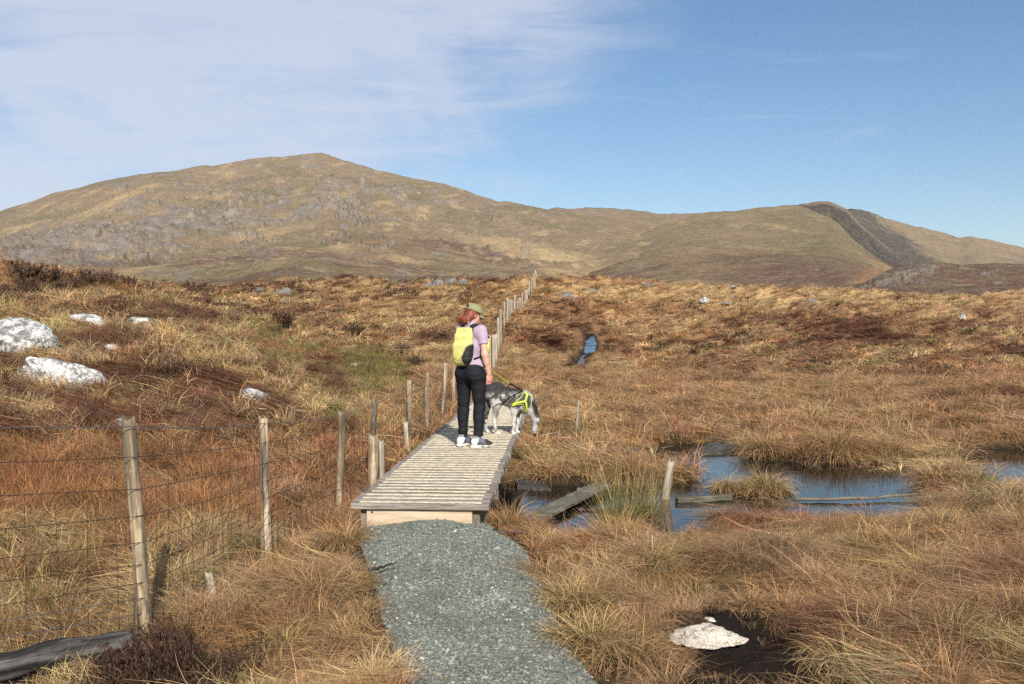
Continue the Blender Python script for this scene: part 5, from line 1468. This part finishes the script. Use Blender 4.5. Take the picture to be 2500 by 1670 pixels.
# ------------------------------------------------------------------ the walker (local: x right, y forward, z up)
WALK = at_z(1150, 1091, DECK_Z)
PSI = R(36)
person = empty('person', WALK, -PSI)
tag(person, 'walker in lilac T-shirt, dark trousers and olive cap standing on the boardwalk, seen from behind', 'person')
hz = 1.555                                   # head centre height
HY = R(-26)                                  # head turned to the right
hd = np.array([math.sin(-HY), math.cos(HY), 0]); hr = np.array([math.cos(HY), -math.sin(-HY), 0])
pit = R(16)
hf = hd * math.cos(pit) + np.array([0, 0, -math.sin(pit)]); hu = np.cross(hr, hf)
HC = np.array([.012, .035, hz])
def hp(rx, fy, uz): return HC + hr * rx + hf * fy + hu * uz
HROT = np.stack([hr, hf, hu], 1)
SH_R = np.array([.165, .0, 1.375]); EL_R = np.array([.215, -.015, 1.09]); WR_R = np.array([.225, .050, .862])
SH_L = np.array([-.165, .01, 1.385]); EL_L = np.array([-.235, .185, 1.50]); WR_L = np.array([-.085, -.005, 1.475])
HIP = {1: np.array([.088, 0, .86]), -1: np.array([-.088, .0, .86])}
KNEE = {1: np.array([.104, .030, .475]), -1: np.array([-.128, .022, .475])}
ANK = {1: np.array([.118, -.015, .085]), -1: np.array([-.116, -.01, .085])}
def arm(F, S, E, Wp, rs, re, rw, k=.02): F.cap(S, E, rs, re, k); F.cap(E, Wp, re * .98, rw, k)
def hand(F, Wp, fwd, side, curl=.5, L=.165, thumb=1):
    fwd = np.array(fwd, float); fwd /= np.linalg.norm(fwd); side = np.array(side, float); side -= fwd * (side @ fwd); side /= np.linalg.norm(side); nrm = np.cross(fwd, side)
    pc = Wp + fwd * .048
    F.ell(pc, (.040, .047, .016), .012, np.stack([side, fwd, nrm], 1))
    for i, (o, ln) in enumerate(((-.029, .062), (-.010, .075), (.010, .080), (.029, .072))):
        a = Wp + fwd * .082 + side * o; d1 = fwd * math.cos(curl * .5) + nrm * math.sin(curl * .5); b = a + d1 * ln * .5
        d2 = fwd * math.cos(curl * 1.5) + nrm * math.sin(curl * 1.5); c = b + d2 * ln * .5
        F.cap(a - fwd * .02, b, .0092, .0085, .004); F.cap(b, c, .0085, .0072, .003)
    a = Wp + fwd * .028 + side * .030 * thumb; b = a + (fwd * .75 + side * .55 * thumb + nrm * .3) * .045; c = b + (fwd * .95 + nrm * .35) * .035
    F.cap(a, b, .0125, .0105, .008); F.cap(b, c, .0105, .008, .004)
B = Field((-.40, -.26, .02), (.42, .40, 1.72), .0055)
# torso, legs beneath the clothes
B.cap((0, .0, .93), (0, .0, 1.10), .105, .100, .05); B.cap((-.05, .0, 1.18), (.05, .0, 1.18), .092, None, .06); B.cap((-.09, 0, 1.34), (.09, 0, 1.34), .068, None, .06); B.cap((-.07, 0, .90), (.07, 0, .90), .095, None, .05)
for s_ in (1, -1):
    B.cap(HIP[s_], KNEE[s_], .070, .048, .03); B.cap(KNEE[s_], ANK[s_], .046, .032, .02)
# neck and head
B.cap((.0, .0, 1.40), HC - [0, .012, .07], .052, .046, .03)
B.ell(hp(0, -.008, .018), (.072, .090, .088), .02, HROT); B.ell(hp(0, .022, -.045), (.056, .062, .062), .03, HROT)
B.cap(hp(0, .085, -.010), hp(0, .104, -.030), .010, .013, .014); B.ell(hp(0, .072, -.098), (.026, .022, .018), .02, HROT)
B.cap(hp(-.012, .085, -.062), hp(.012, .085, -.062), .010, None, .010)
for s_ in (1, -1):
    B.ell(hp(s_ * .030, .072, .010), (.016, .014, .010), .008, HROT, True); B.ell(hp(s_ * .030, .066, .010), (.012, .012, .012), .002, HROT)
    B.ell(hp(s_ * .072, -.005, -.012), (.010, .020, .031), .008, HROT)
    B.cap(hp(s_ * .012, .080, .026), hp(s_ * .048, .066, .026), .008, None, .012)
# arms and hands
arm(B, SH_R, EL_R, WR_R, .046, .036, .026); B.cap(EL_R, EL_R * .6 + WR_R * .4, .038, .037, .02)
hand(B, WR_R, (.0, .10, -1), (-.3, -1, -.05), .8, thumb=-1)
arm(B, SH_L, EL_L, WR_L, .045, .036, .026); hand(B, WR_L, (.95, -.42, .0), (.1, .15, 1), .55)
def skin_col(V):
    c = np.tile(np.array((.62, .36, .27)), (len(V), 1))
    q = (V - HC) @ HROT
    lips = np.exp(-(((q[:, 0]) / .02) ** 2 + ((q[:, 2] + .062) / .008) ** 2)) * (q[:, 1] > .08); c = c * (1 - lips[:, None] * .6) + np.array((.42, .14, .12)) * lips[:, None] * .6
    for s_ in (1, -1):
        e = np.exp(-(((q[:, 0] - s_ * .03) / .010) ** 2 + ((q[:, 2] - .010) / .006) ** 2) ** 2) * (q[:, 1] > .05); c = c * (1 - e[:, None]) + np.array((.08, .06, .05)) * e[:, None]
    hand_ = (np.linalg.norm(V - (WR_R + [0, 0, -.1]), axis=1) < .1) | (np.linalg.norm(V - WR_L, axis=1) < .12)
    c[hand_] *= np.array((1.05, .86, .86))
    return np.clip(c, 0, 1)
field_obj('body', B, SKIN, person, skin_col, 1)
# T-shirt
Tn = Field((-.36, -.24, .86), (.34, .30, 1.62), .006)
Tn.cap((0, .0, .97), (0, .0, 1.10), .128, .118, .05); Tn.cap((-.052, .0, 1.18), (.052, .0, 1.18), .107, None, .06); Tn.cap((-.05, .055, 1.235), (.05, .055, 1.235), .072, None, .05)
Tn.cap((-.10, 0, 1.345), (.10, 0, 1.345), .078, None, .06); Tn.cap((-.06, 0, .95), (.06, 0, .95), .112, None, .05)
Tn.cap((0, .0, 1.40), (0, .005, 1.455), .070, .058, .03)
q = SH_R + (EL_R - SH_R) * .58; n_ = (EL_R - SH_R) / np.linalg.norm(EL_R - SH_R); Tn.cap(SH_R, EL_R, .060, .052, .04, (q, n_))
q = SH_L + (EL_L - SH_L) * .62; n_ = (EL_L - SH_L) / np.linalg.norm(EL_L - SH_L); Tn.cap(SH_L, EL_L, .058, .050, .04, (q, n_))
Tn.clip(lambda X, Y, Z: np.maximum(.905 + .02 * X - Z, Z - (1.465 + .25 * Y)) if False else (.905 + .0 * X - Z))
def wr_t(V): return .006 * fbm3(V * np.array((9, 9, 16)) + 3, 3, 77) + .003 * fbm3(V * np.array((20, 20, 8)), 2, 78)
field_obj('t_shirt', Tn, CLOTH, person, flat((.42, .315, .41)), 1, wr_t)
# trousers
Tr = Field((-.26, -.22, .07), (.26, .24, 1.02), .006)
Tr.cap((0, .0, .955), (0, .0, .90), .122, .130, .04); Tr.cap((-.062, .0, .945), (.062, .0, .945), .108, None, .05)
Tr.ell((.082, -.048, .862), (.096, .102, .104), .05); Tr.ell((-.082, -.048, .862), (.096, .102, .104), .05)
for s_ in (1, -1):
    Tr.cap(HIP[s_] + [s_ * .012, 0, -.02], KNEE[s_], .102, .066, .04); Tr.cap(KNEE[s_] + [0, -.012, -.06], KNEE[s_] + [0, -.02, -.14], .064, .062, .03); Tr.cap(KNEE[s_], ANK[s_] + [0, 0, .02], .064, .055, .025)
Tr.clip(lambda X, Y, Z: np.maximum(.112 + np.where(X > 0, .02, 0) - Z, Z - .985))
def wr_p(V): return .0055 * fbm3(V * np.array((8, 8, 26)) + 1, 3, 87) * (1 + 1.5 * np.exp(-((V[:, 2] - .5) / .1) ** 2) + 1.8 * np.exp(-((V[:, 2] - .16) / .05) ** 2) + 1.2 * np.exp(-((V[:, 2] - .78) / .05) ** 2))
field_obj('trousers', Tr, col_material('stretch trousers', .75, .2, .2, 120), person, flat((.0115, .0115, .015)), 1, wr_p)
# shoes
def shoe(s_, yaw):
    c = ANK[s_] * np.array((1, 1, 0)); f = np.array([math.sin(yaw), math.cos(yaw), 0]); r_ = np.array([f[1], -f[0], 0]); up = np.array([0, 0, 1.0])
    P = lambda a, b, z: c + r_ * a + f * b + up * z
    F = Field(c + np.array([-.26, -.26, .012]), c + np.array([.26, .26, .17]), .005)
    rot = np.stack([r_, f, up], 1)
    F.ell(P(0, -.045, .060), (.037, .050, .052), .03, rot); F.ell(P(0, .06, .052), (.042, .095, .036), .04, rot); F.ell(P(0, .13, .040), (.045, .060, .030), .03, rot); F.cap(P(0, -.035, .08), P(0, -.02, .128), .042, .043, .03); F.cap(P(0, 0, .09), P(0, .09, .058), .034, .034, .03)
    F.clip(lambda X, Y, Z: np.maximum(.03 - Z, Z - .142))
    def cf(V):
        q_ = (V - c) @ rot; n = fbm3(V * 26, 3, 5)
        col = np.tile(np.array((.17, .15, .235)), (len(V), 1))
        heel = sstep(-.02, -.035, q_[:, 1] - .35 * (q_[:, 2] - .08)); col = col * (1 - heel[:, None]) + np.array((.58, .74, .64)) * heel[:, None]
        cuff = sstep(.105, .12, q_[:, 2]); col = col * (1 - cuff[:, None]) + np.array((.22, .22, .25)) * cuff[:, None]
        toe = sstep(.045, .085, q_[:, 1] + .05 * n); col = col * (1 - toe[:, None]) + np.array((.04, .035, .03)) * toe[:, None]
        mud = sstep(-.05, .15, n) * sstep(.085, .05, q_[:, 2]) * .95; col = col * (1 - mud[:, None]) + np.array((.09, .06, .04)) * mud[:, None]
        lace = ((np.sin(q_[:, 1] * 260) > .55) & (np.abs(q_[:, 0]) < .018) & (q_[:, 2] > .066) & (q_[:, 1] > .02) & (q_[:, 1] < .1)); col[lace] = (.7, .7, .7)
        return col
    o, _, _ = field_obj('shoe', F, col_material('shoe fabric', .75, .25, .2, 150) if 'shoe fabric' not in bpy.data.materials else bpy.data.materials['shoe fabric'], person, cf, 1)
    G = Field(c + np.array([-.26, -.26, -.012]), c + np.array([.26, .26, .07]), .005)
    G.cap(P(0, -.065, .018), P(.002, .02, .016), .038, .034, .02); G.cap(P(0, .02, .016), P(-.004, .135, .018), .034, .044, .03); G.cap(P(-.004, .135, .018), P(-.006, .160, .024), .043, .034, .02)
    G.clip(lambda X, Y, Z: np.maximum(.002 - Z, Z - .037))
    def cs(V):
        n = fbm3(V * 30, 3, 9); col = np.tile(np.array((.72, .70, .64)), (len(V), 1)); k = np.maximum(sstep(.012, .006, V[:, 2]), sstep(.0, .3, n) * .7); return col * (1 - k[:, None]) + np.array((.12, .085, .06)) * k[:, None]
    field_obj('sole', G, bpy.data.materials['shoe fabric'], o, cs, 1)
shoe(1, R(22)); shoe(-1, R(-2))
# hair: blended mass with strands
H = Field((-.26, -.24, 1.36), (.20, .20, 1.72), .006)
H.ell(hp(0, -.018, .018), (.084, .092, .086), .02, HROT); H.ell(hp(-.005, -.055, -.055), (.075, .055, .060), .04, HROT); H.ell(hp(-.03, -.090, -.085), (.062, .045, .036), .04, HROT); H.ell(hp(-.075, -.098, -.085), (.046, .034, .026), .03, HROT)
H.clip(lambda X, Y, Z: ((X - HC[0]) * hf[0] + (Y - HC[1]) * hf[1] + (Z - HC[2]) * hf[2]) - .018)
def hair_col(V):
    n = fbm3(V * np.array((30, 30, 8)), 3, 3); return np.array((.22, .045, .014)) * np.exp(1.1 * n)[:, None]
HAIR = col_material('auburn hair', .38, .5, .5, 160)
ho, hV, hF = field_obj('hair', H, HAIR, person, hair_col, 1)
def strands(V, Fq, n, L_, w_, flow, colfn, r, lift=.25, seg=2, jit=.25, lenfn=None):
    N = vert_normals(V, Fq); fi = r.integers(0, len(Fq), n); wt = r.dirichlet((1, 1, 1, 1), n)
    P = (V[Fq[fi]] * wt[..., None]).sum(1); Nn = (N[Fq[fi]] * wt[..., None]).sum(1)
    fl = flow(P); fl = fl - Nn * (fl * Nn).sum(1)[:, None]; fl /= np.linalg.norm(fl, axis=1)[:, None] + 1e-9
    fl += r.normal(0, jit, fl.shape); ln = L_ * r.uniform(.6, 1.3, n) * (lenfn(P) if lenfn else 1)
    pts = [P - Nn * .003]
    for k in range(seg): pts.append(pts[-1] + (fl + Nn * lift * (1 - .5 * k) + np.array([0, 0, -.15 * k])) * (ln / seg)[:, None])
    pts = np.stack(pts, 1); side = np.cross(fl, Nn); side /= np.linalg.norm(side, axis=1)[:, None] + 1e-9
    pr = np.linspace(1, .2, seg + 1)[None, :, None] * w_ / 2
    VV = np.stack([pts - side[:, None] * pr, pts + side[:, None] * pr], 2).reshape(-1, 3)
    b0 = (np.arange(n) * (seg + 1) * 2)[:, None]; k_ = (np.arange(seg) * 2)[None, :]; a0 = b0 + k_
    FF = np.stack([a0, a0 + 1, a0 + 3, a0 + 2], -1).reshape(-1, 4)
    C_ = np.repeat(colfn(P) * np.exp(r.normal(0, .25, n))[:, None], (seg + 1) * 2, 0)
    return VV, FF, np.clip(C_, 0, 1)
rh = np.random.default_rng(8)
def hflow(P): return np.tile(-hu * .8 - hf * .35 - hr * .35, (len(P), 1))
a_, b__, c_ = strands(hV, hF, 1500, .06, .004, hflow, hair_col, rh, .10, 2, .10)
link('hair_strands', mesh_np('hair_strands', a_, b__, False, {'col': ('FLOAT_COLOR', c_)}), HAIR, ho)['kind'] = 'stuff'
# cap with brim, strap and the gap above the strap
CAPM = plain('olive cotton', (.235, .235, .125), .9, .15, .15, 90, .2)
def cap_mesh():
    nth, nph = 48, 16; V = []; Fs = []
    th = np.linspace(0, 2 * np.pi, nth, endpoint=False)
    for j in range(nph):
        ph = j / (nph - 1) * math.pi / 2
        for t_ in th:
            rx, ry, rz = .094, .108, .092
            cxp = math.cos(ph) ** .82
            q_ = hp(rx * math.sin(t_) * cxp, -.005 + ry * math.cos(t_) * cxp, .028 + rz * math.sin(ph) ** .95 - .012 * math.cos(t_) * (1 - math.sin(ph)))
            V.append(q_)
    for j in range(nph - 1):
        for k in range(nth):
            t_ = th[k]; back = abs(math.pi - t_ - .065) < .42
            if back and 2 <= j <= 4 + (1 if abs(math.pi - t_) < .25 else 0): continue
            a = j * nth + k; c = j * nth + (k + 1) % nth
            Fs.append((a, a + nth, c + nth, c))
    return mesh_np('cap', np.array(V), Fs, True)
capo = link('cap', cap_mesh(), CAPM, person); md = capo.modifiers.new('thick', 'SOLIDIFY'); md.thickness = .004; md.offset = 1
def brim_mesh():
    V = []; Fs = []; n1, n2 = 17, 7
    for i in range(n1):
        t_ = (i / (n1 - 1) - .5) * 2.0
        for j in range(n2):
            e = j / (n2 - 1); ext = .070 * (1 - (abs(t_) / 1.02) ** 3.0)
            q_ = hp(.094 * math.sin(t_) * (1 + .04 * e), -.005 + .108 * math.cos(t_) + ext * e, .026 - .012 * math.cos(t_) - .020 * e - .030 * (math.sin(t_) ** 2) * e)
            V.append(q_)
    return mesh_np('brim', np.array(V), grid_faces(n1, n2), True)
bo = link('brim', brim_mesh(), CAPM, capo); md = bo.modifiers.new('thick', 'SOLIDIFY'); md.thickness = .005
link('button', tube_mesh('button', [hp(0, -.005, .118), hp(0, -.005, .124)], [.009, .005], 10), CAPM, capo)

# ------------------------------------------------------------------ things the walker carries
pack = empty('backpack', WALK, -PSI); tag(pack, 'lime yellow backpack with black side panel on the walker\'s back', 'backpack')
K = Field((-.22, -.34, .85), (.22, .02, 1.50), .006)
K.cap((-.055, -.155, 1.08), (.055, -.155, 1.08), .078, None, .05); K.cap((-.072, -.150, 1.18), (.072, -.150, 1.18), .070, None, .06); K.cap((-.075, -.135, 1.29), (.075, -.135, 1.29), .056, None, .06); K.cap((-.082, -.115, 1.375), (.082, -.115, 1.375), .036, None, .06); K.cap((-.04, -.160, 1.02), (.04, -.160, 1.02), .062, None, .05)
K.ell((0, .0, 1.44), (.055, .12, .055), .0, None, True)
def pack_col(V):
    n = fbm3(V * 7, 3, 4)
    c = np.array((.60, .57, .19)) * np.exp(.12 * n)[:, None]
    st = np.exp(-(((V[:, 0] + .02) / .05) ** 2 + ((V[:, 2] - 1.07) / .06) ** 2)) * sstep(-.1, .3, n) * .5; c = c * (1 - st[:, None]) + np.array((.40, .34, .05)) * st[:, None]
    sidep = sstep(-.012, .012, V[:, 0] - .045 - .45 * np.maximum(V[:, 2] - 1.06, 0) - .25 * np.maximum(1.03 - V[:, 2], 0)) * sstep(1.21, 1.17, V[:, 2] - .6 * (V[:, 0] - .1)) * sstep(.95, .98, V[:, 2]); c = c * (1 - sidep[:, None]) + np.array((.018, .018, .02)) * sidep[:, None]
    edge_ = sstep(-.116, -.106, V[:, 1] + .05 * np.maximum(V[:, 2] - 1.3, 0) * 4); c = c * (1 - edge_[:, None]) + np.array((.02, .02, .022)) * edge_[:, None]
    seam = np.exp(-((V[:, 2] - (1.02 + .25 * np.abs(V[:, 0]))) / .004) ** 2) * .6; c = c * (1 - seam[:, None]) + np.array((.12, .12, .03)) * seam[:, None]
    return c
def wr_k(V): return .005 * fbm3(V * np.array((10, 10, 6)) + V[:, [2, 2, 2]] * np.array((9, 0, 0)), 3, 33)
field_obj('pack_body', K, col_material('ripstop nylon', .6, .3, .25, 90), pack, pack_col, 1, wr_k)
BLK = plain('black webbing', (.018, .018, .02), .8, .2, .2, 80)
LIME = plain('lime webbing', (.38, .40, .06), .7, .25, .15, 80)
for s_ in (1, -1):
    pts = [(s_ * .065, -.10, 1.40), (s_ * .085, -.055, 1.432), (s_ * .098, .0, 1.434), (s_ * .102, .055, 1.415), (s_ * .103, .100, 1.36), (s_ * .10, .125, 1.27), (s_ * .115, .115, 1.17), (s_ * .135, .06, 1.09), (s_ * .135, -.03, 1.04), (s_ * .11, -.10, 1.03)]
    T_ = np.linspace(0, 1, 40); s0_ = np.linspace(0, 1, len(pts)); Q = np.stack([np.interp(T_, s0_, np.array(pts)[:, i]) for i in range(3)], 1)
    ker = np.ones(5) / 5; Q = np.stack([np.convolve(np.pad(Q[:, i], 2, 'edge'), ker, 'valid') for i in range(3)], 1)
    nr = Q - np.array([0, 0, 1.22]); nr[:, 2] *= .6
    link('shoulder_strap', strap_mesh('shoulder_strap', Q, .045, .010, nr), BLK, pack)
link('strap_pocket', tube_mesh('strap_pocket', [(.112, .150, 1.10), (.112, .158, 1.16), (.112, .162, 1.235)], [.036, .040, .038], 14), plain('lime mesh pocket', (.50, .52, .12), .8, .2, .2, 120), pack)
bt = empty('water_bottle', WALK, -PSI); tag(bt, 'small soft bottle with dark cap in the strap pocket at the walker\'s chest', 'bottle')
link('bottle_body', tube_mesh('bottle_body', [(.112, .162, 1.16), (.112, .163, 1.22), (.112, .165, 1.262)], [.030, .033, .033], 16), plain('yellow red print', (.75, .30, .04), .5, .4, .5, 18), bt)
link('bottle_collar', tube_mesh('bottle_collar', [(.112, .165, 1.262), (.112, .165, 1.270)], .0335, 16), plain('white plastic', (.8, .8, .8), .4, .4, .03), bt)
link('bottle_cap', tube_mesh('bottle_cap', [(.112, .165, 1.270), (.112, .165, 1.295), (.112, .165, 1.302)], [.031, .029, .022], 16), BLK, bt)

# ------------------------------------------------------------------ the dog (local: x forward, y away, z up)
DOG_O = at_z(1150, 1060, DECK_Z); DK = DOG_O[1] / F_PX / 8.25
dog = empty('dog', (DOG_O[0], DOG_O[1] + .06, DECK_Z), 0.0)
tag(dog, 'rough coated grey and black merle dog sniffing down over the boardwalk edge', 'dog')
def D(zx, zy, y=0.0): return np.array([zx * DK, y, (1318 - zy) * DK])
ny, fy = -.075, .085
G = Field((.08, -.20, -.10), (1.02, .20, .74), .0052)
G.cap(D(400, 460), D(520, 450), .105, .108, .06); G.cap(D(520, 470), D(720, 560), .100, .088, .07); G.cap(D(720, 590), D(960, 650), .100, .122, .08); G.cap(D(960, 650), D(1090, 650), .122, .105, .06); G.cap(D(850, 560), D(1080, 590), .080, .085, .06)
G.ell(D(1000, 740), (.11, .085, .10), .05)
# neck and head hang down over the edge
G.cap(D(1090, 620), D(1230, 840), .092, .066, .06); G.cap(D(1230, 840), D(1300, 1000), .066, .060, .05); G.ell(D(1305, 1030), (.058, .052, .064), .03)
G.cap(D(1305, 1080), D(1295, 1250), .042, .031, .03); G.cap(D(1295, 1250), D(1293, 1335), .031, .022, .015); G.cap(D(1275, 1150), D(1268, 1300), .026, .018, .015)
for s_, y_ in ((-1, -.045), (1, .045)):
    G.ell(D(1335, 1000, y_), (.020, .012, .038), .012); G.cap(D(1345, 970, y_), D(1322, 1045, y_ * 1.25), .014, .010, .012)
# hind legs: stifle forward, hock back
def hind(y_, dx, dy):
    G.cap(D(440 + dx, 520 + dy, y_ * .8), D(520 + dx, 720 + dy, y_), .085, .058, .05); G.cap(D(520 + dx, 720 + dy, y_), D(470 + dx, 1075 + dy, y_), .050, .027, .03)
    G.cap(D(470 + dx, 1075 + dy, y_), D(505 + dx, 1270 + dy, y_), .024, .020, .015); G.cap(D(505 + dx, 1285 + dy, y_), D(585 + dx, 1300 + dy, y_), .022, .020, .015)
hind(ny, 0, 0); hind(fy, -195, 0)
def front(y_, dx):
    G.cap(D(920 + dx * .5, 680, y_ * .7), D(870 + dx, 860, y_), .070, .042, .05); G.cap(D(870 + dx, 860, y_), D(865 + dx, 1120, y_), .034, .026, .03); G.cap(D(865 + dx, 1120, y_), D(845 + dx, 1270, y_), .024, .021, .015); G.cap(D(845 + dx, 1290, y_), D(890 + dx, 1302, y_), .023, .019, .012)
front(ny, 0); front(fy, 75)
G.cap(D(330, 470, .01), D(275, 640, .01), .038, .034, .04); G.cap(D(275, 640, .01), D(300, 820, .01), .036, .034, .03); G.cap(D(300, 820, .01), D(265, 990, .01), .034, .014, .02)
def dog_col(V):
    zx = V[:, 0] / DK; zy = 1318 - V[:, 2] / DK
    n = fbm3(V * np.array((26, 20, 16)) + V[:, [2, 2, 0]] * np.array((10, 0, 0)), 4, 21, .6); n2 = fbm3(V * 9, 3, 27)
    white = np.array((.60, .57, .53)); grey = np.array((.21, .195, .18)); black = np.array((.022, .021, .022)); tan = np.array((.34, .27, .215))
    k = .08 + .85 * sstep(-.08, .20, n + .7 * n2)
    k = np.maximum(k, sstep(560, 430, zy) * sstep(1150, 1000, zx) * .95)              # dark saddle
    k = np.maximum(k, sstep(-10, 30, (zx - 1185) - (zy - 640) * .30) * sstep(600, 680, zy) * sstep(1010, 930, zy) * .97)   # dark nape
    k = np.where((zx < 350) & (zy > 600) & (zy < 960), np.maximum(k, .8 + .3 * n), k)
    k = np.where((zy > 800) & (zx > 380) & (zx < 1000), k * .45 + .3 * (n > .15), k)
    c = white * (1 - k[:, None]) + black * k[:, None]
    m_ = np.exp(-((k - .5) / .2) ** 2) * .5; c = c * (1 - m_[:, None]) + grey * m_[:, None]
    bl = np.exp(-(((zx - 730) / 130) ** 2 + ((zy - 680) / 90) ** 2)) * .6; c = c * (1 - bl[:, None]) + tan * bl[:, None]
    hl_ = (zx > 1120) & (zy > 820); lt = (1 - sstep(-10, 30, (zx - 1185) - (zy - 640) * .30)) * hl_; c = c * (1 - .6 * lt[:, None]) + np.array((.50, .47, .44)) * .6 * lt[:, None]
    nose = (zy > 1315); c[nose] = (.03, .025, .025)
    return np.clip(c, 0, 1)
DOGM = col_material('dog coat', .8, .2, .4, 140)
do, dV, dF = field_obj('body', G, DOGM, dog, dog_col, 2)
rd = np.random.default_rng(12)
def dflow(P):
    zx = P[:, 0] / DK; zy = 1318 - P[:, 2] / DK
    f = np.tile(np.array((-.75, 0, -.55)), (len(P), 1)); leg = zy > 850; f[leg] = (-.1, 0, -1); hd_ = zx > 1180; f[hd_] = (-.75, 0, .25); return f
a_, b__, c_ = strands(dV, dF, 17000, .034, .0042, dflow, dog_col, rd, .26, 2, .18, lambda P: np.where(1318 - P[:, 2] / DK > 900, .5, 1.0))
co_ = link('fur', mesh_np('fur', a_, b__, False, {'col': ('FLOAT_COLOR', c_)}), DOGM, dog); co_['kind'] = 'stuff'
# harness: shell lifted off the chest
def zxy(V): return V[:, 0] / DK, 1318 - V[:, 2] / DK
HP = [(1060, 480), (1195, 545), (1200, 720), (1120, 830), (1085, 915), (1055, 905), (1085, 800), (1040, 700), (930, 705), (850, 740), (840, 700), (910, 650), (1000, 570)]
zx_, zy_ = zxy(dV); sdh = poly_sd(zx_, zy_, HP)
hm = (sdh[dF] < 8).all(1) ; used = np.unique(dF[hm]); rm = -np.ones(len(dV), int); rm[used] = np.arange(len(used))
dN = vert_normals(dV, dF); hvv = dV[used] + dN[used] * .014
lines = [[(1105, 495), (1120, 540), (1090, 640), (1110, 700), (1120, 790)], [(850, 725), (920, 672), (1080, 640)], [(1120, 790), (1090, 900)]]
zx_, zy_ = zxy(dV[used]); lim = np.full(len(used), 1e9)
for l_ in lines: lim = np.minimum(lim, line_dist(zx_, zy_, l_) - 15)
sdu = poly_sd(zx_, zy_, HP); lim = np.minimum(lim, np.abs(sdu + 2) - 6); lim = np.where(zx_ < 900, -5, lim)
kk = sstep(4, -4, lim)[:, None]
hcol = np.array((.045, .05, .058)) * (1 - kk) + np.array((.58, .70, .06)) * kk
ho_ = link('harness', mesh_np('harness', hvv, rm[dF[hm]], True, {'col': ('FLOAT_COLOR', hcol)}), col_material('harness webbing', .7, .25, .2, 100), dog)
md = ho_.modifiers.new('thick', 'SOLIDIFY'); md.thickness = .006; md.offset = 1
# leash
lp0 = np.array([.09, .145, .965]); c36, s36 = math.cos(PSI), math.sin(PSI)
A0 = np.array([WALK[0] + lp0[0] * c36 + lp0[1] * s36, WALK[1] - lp0[0] * s36 + lp0[1] * c36, DECK_Z + lp0[2]])
B0 = np.array(dog.location) + D(1085, 478) + np.array([0, 0, .005])
leash = empty('dog_leash', A0); tag(leash, 'yellow green bungee leash running from the walker\'s waist to the dog harness', 'leash')
Ls = np.linspace(0, 1, 16)[:, None]; LQ = (B0 - A0) * Ls; LQ[:, 2] -= (.05 * 4 * Ls * (1 - Ls))[:, 0] * .5
link('cord', strap_mesh('cord', LQ, .016, .008, (0, -1, .3)), LIME, leash)
LH = LQ[9:15] + np.array([0, -.006, .004]); link('handle_cover', strap_mesh('handle_cover', LH, .022, .012, (0, -1, .3)), BLK, leash)
hl = [LQ[9] + [0, -.01, 0], LQ[9] + [-.03, -.015, -.035], LQ[10] + [-.02, -.02, -.055], LQ[11] + [.0, -.02, -.04], LQ[12] + [.01, -.012, -.008]]
link('handle_loop', tube_mesh('handle_loop', hl, .006, 6), BLK, leash)
wb = [(.155 * math.sin(t_), .155 * math.cos(t_) * .95, .955) for t_ in np.linspace(0, 2 * np.pi, 33)]
link('waist_belt', strap_mesh('waist_belt', [(a, b, c) for a, b, c in wb], .03, .006, [(a, b, 0) for a, b, c in wb]), BLK, person)
# ------------------------------------------------------------------ sow the grass round everything that stands on the ground
sow()

# ------------------------------------------------------------------ air
def haze():
    m = bpy.data.materials.new('air'); m.use_nodes = True; nt = m.node_tree; nt.nodes.clear()
    out = nt.nodes.new('ShaderNodeOutputMaterial'); v = nt.nodes.new('ShaderNodeVolumePrincipled')
    v.inputs['Color'].default_value = (.86, .91, 1.0, 1); v.inputs['Density'].default_value = .00006; v.inputs['Anisotropy'].default_value = 0.0
    nt.links.new(v.outputs[0], out.inputs['Volume'])
    x, y0, y1, z0, z1 = 2600, -60, 2500, -60, 320
    V = [(-x, y0, z0), (x, y0, z0), (x, y1, z0), (-x, y1, z0), (-x, y0, z1), (x, y0, z1), (x, y1, z1), (-x, y1, z1)]
    me = mesh_np('haze', V, [(3, 2, 1, 0), (4, 5, 6, 7), (0, 1, 5, 4), (1, 2, 6, 5), (2, 3, 7, 6), (3, 0, 4, 7)], False)
    stuff(link('haze', me, m), 'thin bluish air over the hills', 'haze')
haze()
